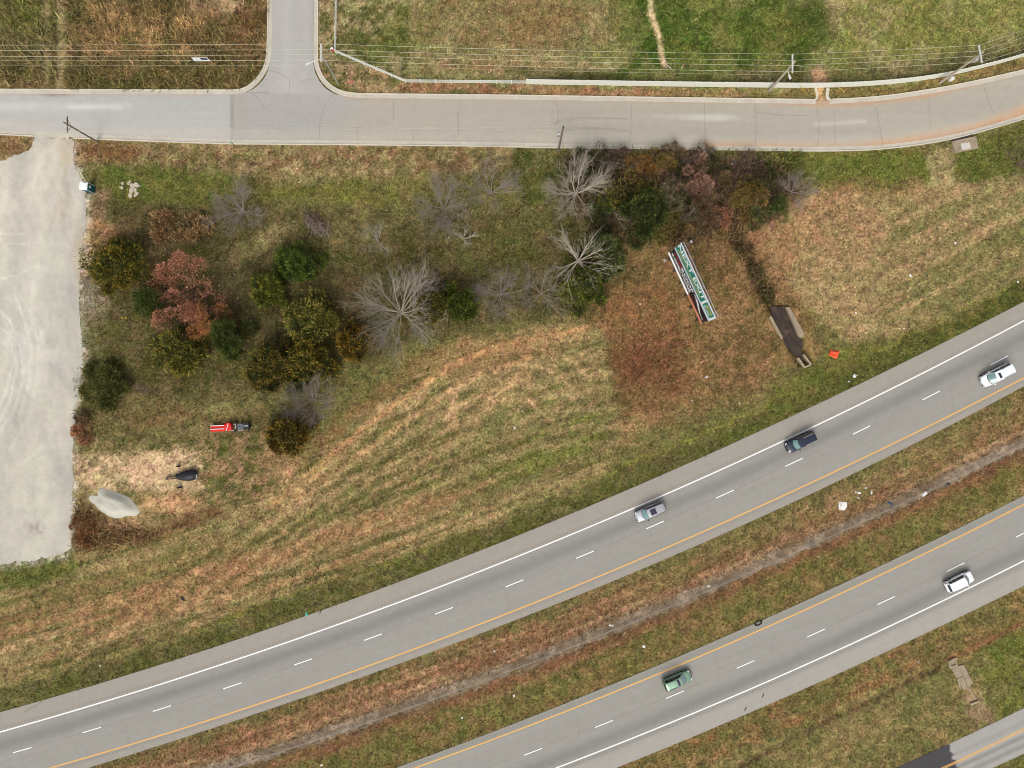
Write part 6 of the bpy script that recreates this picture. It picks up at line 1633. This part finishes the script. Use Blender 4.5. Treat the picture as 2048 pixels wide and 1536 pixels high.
p = at(368, 953); tr = thing('covered_trailer', (p.x, p.y, gz(368, 953)), R(4), 'small trailer with a humped black cover on the bare soil', 'trailer')
V = []; F = []; prof = [(-1.0, .25, .55), (-.6, .38, .75), (0, .55, .95), (.7, .68, 1.1), (1.4, .70, 1.12), (1.9, .55, .95), (2.1, .38, .75)]
for x, w, h in prof:
    for j in range(9):
        a = math.pi * j / 8; V.append((x, .12 + math.cos(a) * w + .12 * (x + 1) * .5 - .1, .40 + math.sin(a) * (h - .4)))
for i in range(len(prof) - 1):
    for j in range(8): F.append((i * 9 + j, i * 9 + j + 1, (i + 1) * 9 + j + 1, (i + 1) * 9 + j))
F += [tuple(range(9)), tuple(range((len(prof) - 1) * 9, len(prof) * 9))[::-1]]
q = MB(); q.add(V, F); q.build('black_cover', M['mach_black'], tr, True)
for y in (-.06, .16):
    q = MB(); q.bar((-2.3, y - .1, .38), (-.8, y - .05, .42), .10, .10); q.build('drawbar', M['mach_black'], tr)
q = MB(); q.box((-2.3, -.03, .38), (.14, .42, .10)); q.build('hitch', M['mach_black'], tr)
q = MB(); q.tube((-.62, -1.3, .36), (-.62, 1.35, .36), .05, .05, 6); q.build('axle', M['galv'], tr)
for y in (-1.28, 1.32):
    w = empty('wheel', (-.62, y, .34)); w.parent = tr
    q = MB(); q.lathe([(.14, -.09), (.30, -.09), (.34, 0), (.30, .09), (.14, .09)], 16, (0, 0, 0), 'Y'); q.build('tyre', M['tyre'], w)
    q = MB(); q.lathe([(.02, -.06), (.14, -.06), (.14, .06), (.02, .06)], 10, (0, 0, 0), 'Y'); q.build('rim', M['galv'], w)
q = MB(); q.box((2.05, -.05, .6), (.12, .5, .35)); q.build('tail_plate', M['galv'], tr)
q = MB(); q.box((.5, .1, .38), (2.9, .7, .1)); q.build('chassis', M['mach_black'], tr)

tr.scale = (1.12, 1.3, 1.1)

# ------------------------------------------------------------------ plank, orange tarp, litter, tyre
p = at(1378, 430, 1.4); t = thing('loose_plank', (p.x, p.y, 1.4), R(52), 'pale weathered plank lying on the thicket shrubs', 'plank')
q = MB(); q.box((0, .10, 0), (2.8, .16, .05)); q.build('board', M['bark_pale'], t); q = MB(); q.box((.1, -.10, .01), (2.5, .14, .05)); q.build('board', M['bark_white'], t)
M['orange'] = mat('orange_fabric', alb(250, 96, 56), .7, grain=.12, gscale=2.5)
def sheet_heap(px, py, r, m_, name, label, cat, seed, h=.25, group=None):
    rd = random.Random(seed); t = put_tree(name, px, py, label, cat, group); n = 9
    V = [(0, 0, h)]; F = []; rr = [r * rd.uniform(.75, 1.15) for _ in range(n)]
    for k in (.5, 1):
        for i in range(n):
            a = 2 * math.pi * i / n; V.append((math.cos(a) * rr[i] * k, math.sin(a) * rr[i] * k, (h * rd.uniform(.4, 1) if k < 1 else .06)))
    for i in range(n): F += [(0, 1 + i, 1 + (i + 1) % n), (1 + i, 1 + n + i, 1 + n + (i + 1) % n, 1 + (i + 1) % n)]
    q = MB(); q.add(V, F); o = q.build('sheet', m_, t)
    if r < .5: t.scale = (rd.uniform(.9, 1.3), rd.uniform(.45, .9), 1); t.rotation_euler.z = rd.uniform(0, 3.1)
    s = o.modifiers.new('thick', 'SOLIDIFY'); s.thickness = .01
    return t
p = at(1668, 708); t = thing('orange_tarp', (p.x, p.y, gz(1668, 708)), 0, 'crumpled orange fabric by the end of the drainage channel', 'tarp')
rd = random.Random(4); V = []; F = []; nn_ = 9
c00, c10, c01, c11 = Vector((-.95, -.15, 0)), Vector((.35, -.85, 0)), Vector((-.45, .80, 0)), Vector((.95, .45, 0))
for i in range(nn_):
    for j in range(nn_):
        u, v = i / (nn_ - 1), j / (nn_ - 1); q_ = c00.lerp(c10, u).lerp(c01.lerp(c11, u), v)
        fold = .16 * abs(math.sin(5 * u + 2.2 * v)) + .12 * abs(math.sin(7 * v - 2 * u + 1)); dent = -.28 * math.exp(-((u - .35) ** 2 + (v - 1) ** 2) * 18)
        V.append((q_.x + rd.gauss(0, .03), q_.y + dent + rd.gauss(0, .03), .06 + fold * (.3 if i in (0, nn_ - 1) or j in (0, nn_ - 1) else 1)))
for i in range(nn_ - 1):
    for j in range(nn_ - 1): F.append((i * nn_ + j, (i + 1) * nn_ + j, (i + 1) * nn_ + j + 1, i * nn_ + j + 1))
q = MB(); q.add(V, F); o = q.build('sheet', M['orange'], t); o.modifiers.new('thick', 'SOLIDIFY').thickness = .02
M['trash_white'] = mat('white_litter', (.70, .70, .68), .6, grain=.2, gscale=4)
M['trash_blue'] = mat('blue_litter', alb(60, 90, 122), .6)
M['trash_teal'] = mat('teal_litter', alb(110, 190, 170), .6)
M['trash_brown'] = mat('brown_litter', alb(120, 98, 84), .7)
p = at(1685.5, 1012); t = thing('white_board', (p.x, p.y, gz(1685, 1012)), R(-8), 'largest white sheet of litter in the median', 'litter', 'litter along the highway')
q = MB(); q.prism([(-.7, .45), (-.45, .62), (.55, .68), (.72, .2), (.62, -.45), (.3, -.7), (-.45, -.66), (-.62, -.3)], .08, .12); q.build('sheet', M['trash_white'], t)
for x, y0, y1 in ((-.42, -.1, .5), (.35, -.62, -.1)):
    q = MB(); q.bar((x, y0, .13), (x + .38, y1, .13), .04, .02); q.build('stick', M['bark_dark'], t)
p = at(1852, 989); t = thing('white_board', (p.x, p.y, gz(1852, 989)), R(38), 'white rectangular board on the stony drainage line', 'litter', 'litter along the highway')
q = MB(); q.box((0, 0, .08), (.92, .52, .05)); q.build('board', M['trash_white'], t, False, 0, .015)
sheet_heap(1784, 1008, .42, M['trash_blue'], 'crumpled_bag', 'crumpled blue bag beside the stony drainage line', 'litter', 6, .28, 'litter along the highway')
sheet_heap(1899, 968, .42, M['mach_black'], 'dark_scrap', 'dark bent scrap beside the stony drainage line at the right', 'litter', 7, .25, 'litter along the highway')
sheet_heap(1894, 973, .26, M['trash_brown'], 'brown_scrap', 'small brown scrap touching the dark bent one', 'litter', 8, .2, 'litter along the highway')
sheet_heap(613, 1229, .36, M['trash_teal'], 'crumpled_bag', 'crumpled teal bag at the upper pavement edge', 'litter', 9, .2, 'litter along the highway')
sheet_heap(365, 1197, .42, M['mach_black'], 'dark_scrap', 'black rag in the mown grass at the lower left', 'litter', 10, .15, 'litter along the highway')
sheet_heap(1468, 327, .50, M['trash_white'], 'white_bag', 'white bag caught in the right end of the thicket', 'litter', 11, .35, 'litter along the highway')
sheet_heap(1894, 289, .01, M['trash_white'], 'white_scrap', 'tiny white scrap by the storm drain box', 'litter', 12, .02) if False else None
for i, (px, py, r, lb) in enumerate((
    (1223, 1253, .36, 'white paper on the drainage line in the lower median'), (1719, 986, .30, 'upright white scrap right of the large white sheet'), (1717.5, 996, .24, 'white scrap just below the upright white one'),
    (1744, 985, .34, 'white bag farthest right of the cluster by the large sheet'), (1732, 976, .26, 'white scrap highest in the cluster by the large sheet'), (1712, 984, .2, 'small pale scrap leftmost in the cluster'),
    (1709, 752, .34, 'white bag on the verge above the pavement near the tarp'), (1698, 763, .2, 'small white scrap left of the verge bag'), (1714, 751, .15, 'tiny grey white scrap touching the verge bag'),
    (1821, 551, .32, 'white paper in the straw field at the right'), (1911, 486, .22, 'curved white scrap high in the straw field'), (2036, 564, .26, 'white scrap on the verge at the right edge'), (1712, 626, .2, 'pale scrap in the straw field right of the channel'),
    (1808, 657, .2, 'white scrap on the edge of the straw field'), (1413, 754, .26, 'white strip in the red grass below the billboard'), (1384, 801, .15, 'small white scrap in the dark rust patch'),
    (1479, 806, .16, 'small white scrap at the lower red grass'), (1029, 856, .20, 'white scrap in the middle of the mown slope'), (790, 956, .18, 'white scrap on the lower mown slope'), (778, 802, .16, 'white scrap on the orange tyre ruts'),
    (1028, 1392, .22, 'white cup in the median grass at the bottom'), (924, 1436, .2, 'white cup left of the other bottom median cup'), (643, 1531, .28, 'white bag at the bottom edge of the median'), (1288, 1293, .26, 'pale bag in the lower median grass'),
    (1233, 1217, .18, 'white scrap near the drainage line by the yellow line'), (1419, 1174, .26, 'pale stone like scrap on the drainage line'), (1640, 1114, .14, 'short white strip in the median grass'), (989, 1303, .18, 'white strip in the median left of the drainage line'),
    (1713, 1295, .12, 'white speck on the lower shoulder'), (1837, 1325, .16, 'white scrap in the grass above the culvert cover'), (485, 578, .15, 'white speck in the shade of the grove'), (898, 475, .14, 'white speck left of the broken snag'),
    (1158, 594, .12, 'white speck by the green cedar'), (1271, 538, .12, 'white speck in the red grass left of the billboard'), (1280, 608, .13, 'white speck below the other red grass speck'), (135, 1333, .0, ''), (200, 1332, .18, 'beige scrap on the verge at the lower left'), (587, 443, .14, 'white speck left of the brush pile'))):
    if r <= 0: continue
    sheet_heap(px, py, r, M['trash_white'], 'white_scrap', lb, 'litter', 40 + i, r * .5, 'litter along the highway')
for px, lb in ((246, 'left yellow peg in the grass beside the red leaved tree'), (254, 'right yellow peg in the grass beside the red leaved tree')):
    p = at(px, 636); t = thing('yellow_peg', (p.x, p.y, -.05), 0, lb, 'peg', 'yellow pegs in the grass')
    q = MB(); q.box((0, 0, .2), (.16, .2, .4)); q.build('cap', M['guard_yellow'], t); q = MB(); q.tube((0, 0, -.1), (0, 0, .1), .03, .03, 6); q.build('stake', M['galv'], t)
# lost tyre on the far carriageway edge
p = at(1516, 1246); t = thing('lost_tyre', (p.x, p.y, .02), R(24), 'black tyre ring lying at the edge of the far carriageway', 'tyre')
q = MB(); n1, n2 = 28, 8; V = []; F = []
for i in range(n1):
    a = 2 * math.pi * i / n1
    for j in range(n2):
        b = 2 * math.pi * j / n2; rr = .48 + .10 * math.cos(b); V.append((math.cos(a) * rr * 1.15, math.sin(a) * rr * .62, .11 + .10 * math.sin(b)))
for i in range(n1):
    for j in range(n2): F.append((i * n2 + j, ((i + 1) % n1) * n2 + j, ((i + 1) % n1) * n2 + (j + 1) % n2, i * n2 + (j + 1) % n2))
q.add(V, F); q.build('ring', M['tyre'], t, True)
q = MB(); q.bar((.45, .1, .05), (.85, .18, .08), .05, .02); q.build('torn_strip', M['tyre'], t)
for px, py, a, lb in ((1526, 1391, 70, 'black rubber strip on the lower shoulder'), (1491, 1418, 60, 'short dark rubber strip left of the longer one'), (641, 1224, 70, 'dark rubber strip by the teal bag'), (1412, 911, 80, 'dark debris standing at the pavement edge below the red grass')):
    p = at(px, py); t = thing('rubber_strip', (p.x, p.y, .025), R(a), lb, 'litter', 'litter along the highway')
    q = MB(); q.bar((-.3, 0, .02), (.0, .03, .06), .12, .03); q.bar((0, .03, .06), (.32, -.02, .02), .1, .03); q.build('rubber', M['tyre'], t)

scat = MB()
for i in range(1500):
    x = rng.uniform(260, 2100); y = float(med(x)) + rng.normal(0, 5); p = at(x, y); s_ = rng.uniform(.08, .30)
    scat.box((p.x, p.y, gz(x, y) + .05), (s_, s_ * rng.uniform(.5, 1), s_ * .6), Matrix.Rotation(rng.uniform(0, 3), 3, 'Z') @ Matrix.Rotation(rng.normal(0, .3), 3, 'X'), .7)
o = scat.build('stones', M['rubble_grey']); tag(o, 'loose grey stones on the median drainage line', 'stones', None, 'stuff')
# cable barrier along the drainage line
cb = thing('cable_barrier', (*at(1300, float(med(1300)))[:2], 0), 0, 'thin steel cable barrier running along the median', 'barrier')
o_ = Vector(cb.location); xs = np.arange(200, 2300, 46.0); PP = []
for k, x in enumerate(xs):
    y = float(med(x)) + 3.0; p = at(x, y); z = gz(x, y); PP.append((p, z))
    q = MB(); q.tube((p.x - o_.x, p.y - o_.y, z - .2), (p.x - o_.x, p.y - o_.y, z + .80), .04, .04, 6); q.build('post', M['galv'], cb)
for hz in (.5, .75):
    V, F = tubes([(a.x - o_.x, a.y - o_.y, z + hz) for a, z in PP[:-1]], [(a.x - o_.x, a.y - o_.y, z + hz) for a, z in PP[1:]], [.02] * (len(PP) - 1), [.02] * (len(PP) - 1), 4)
    link('cable', np_mesh('cable', V, F), M['galv'], cb)
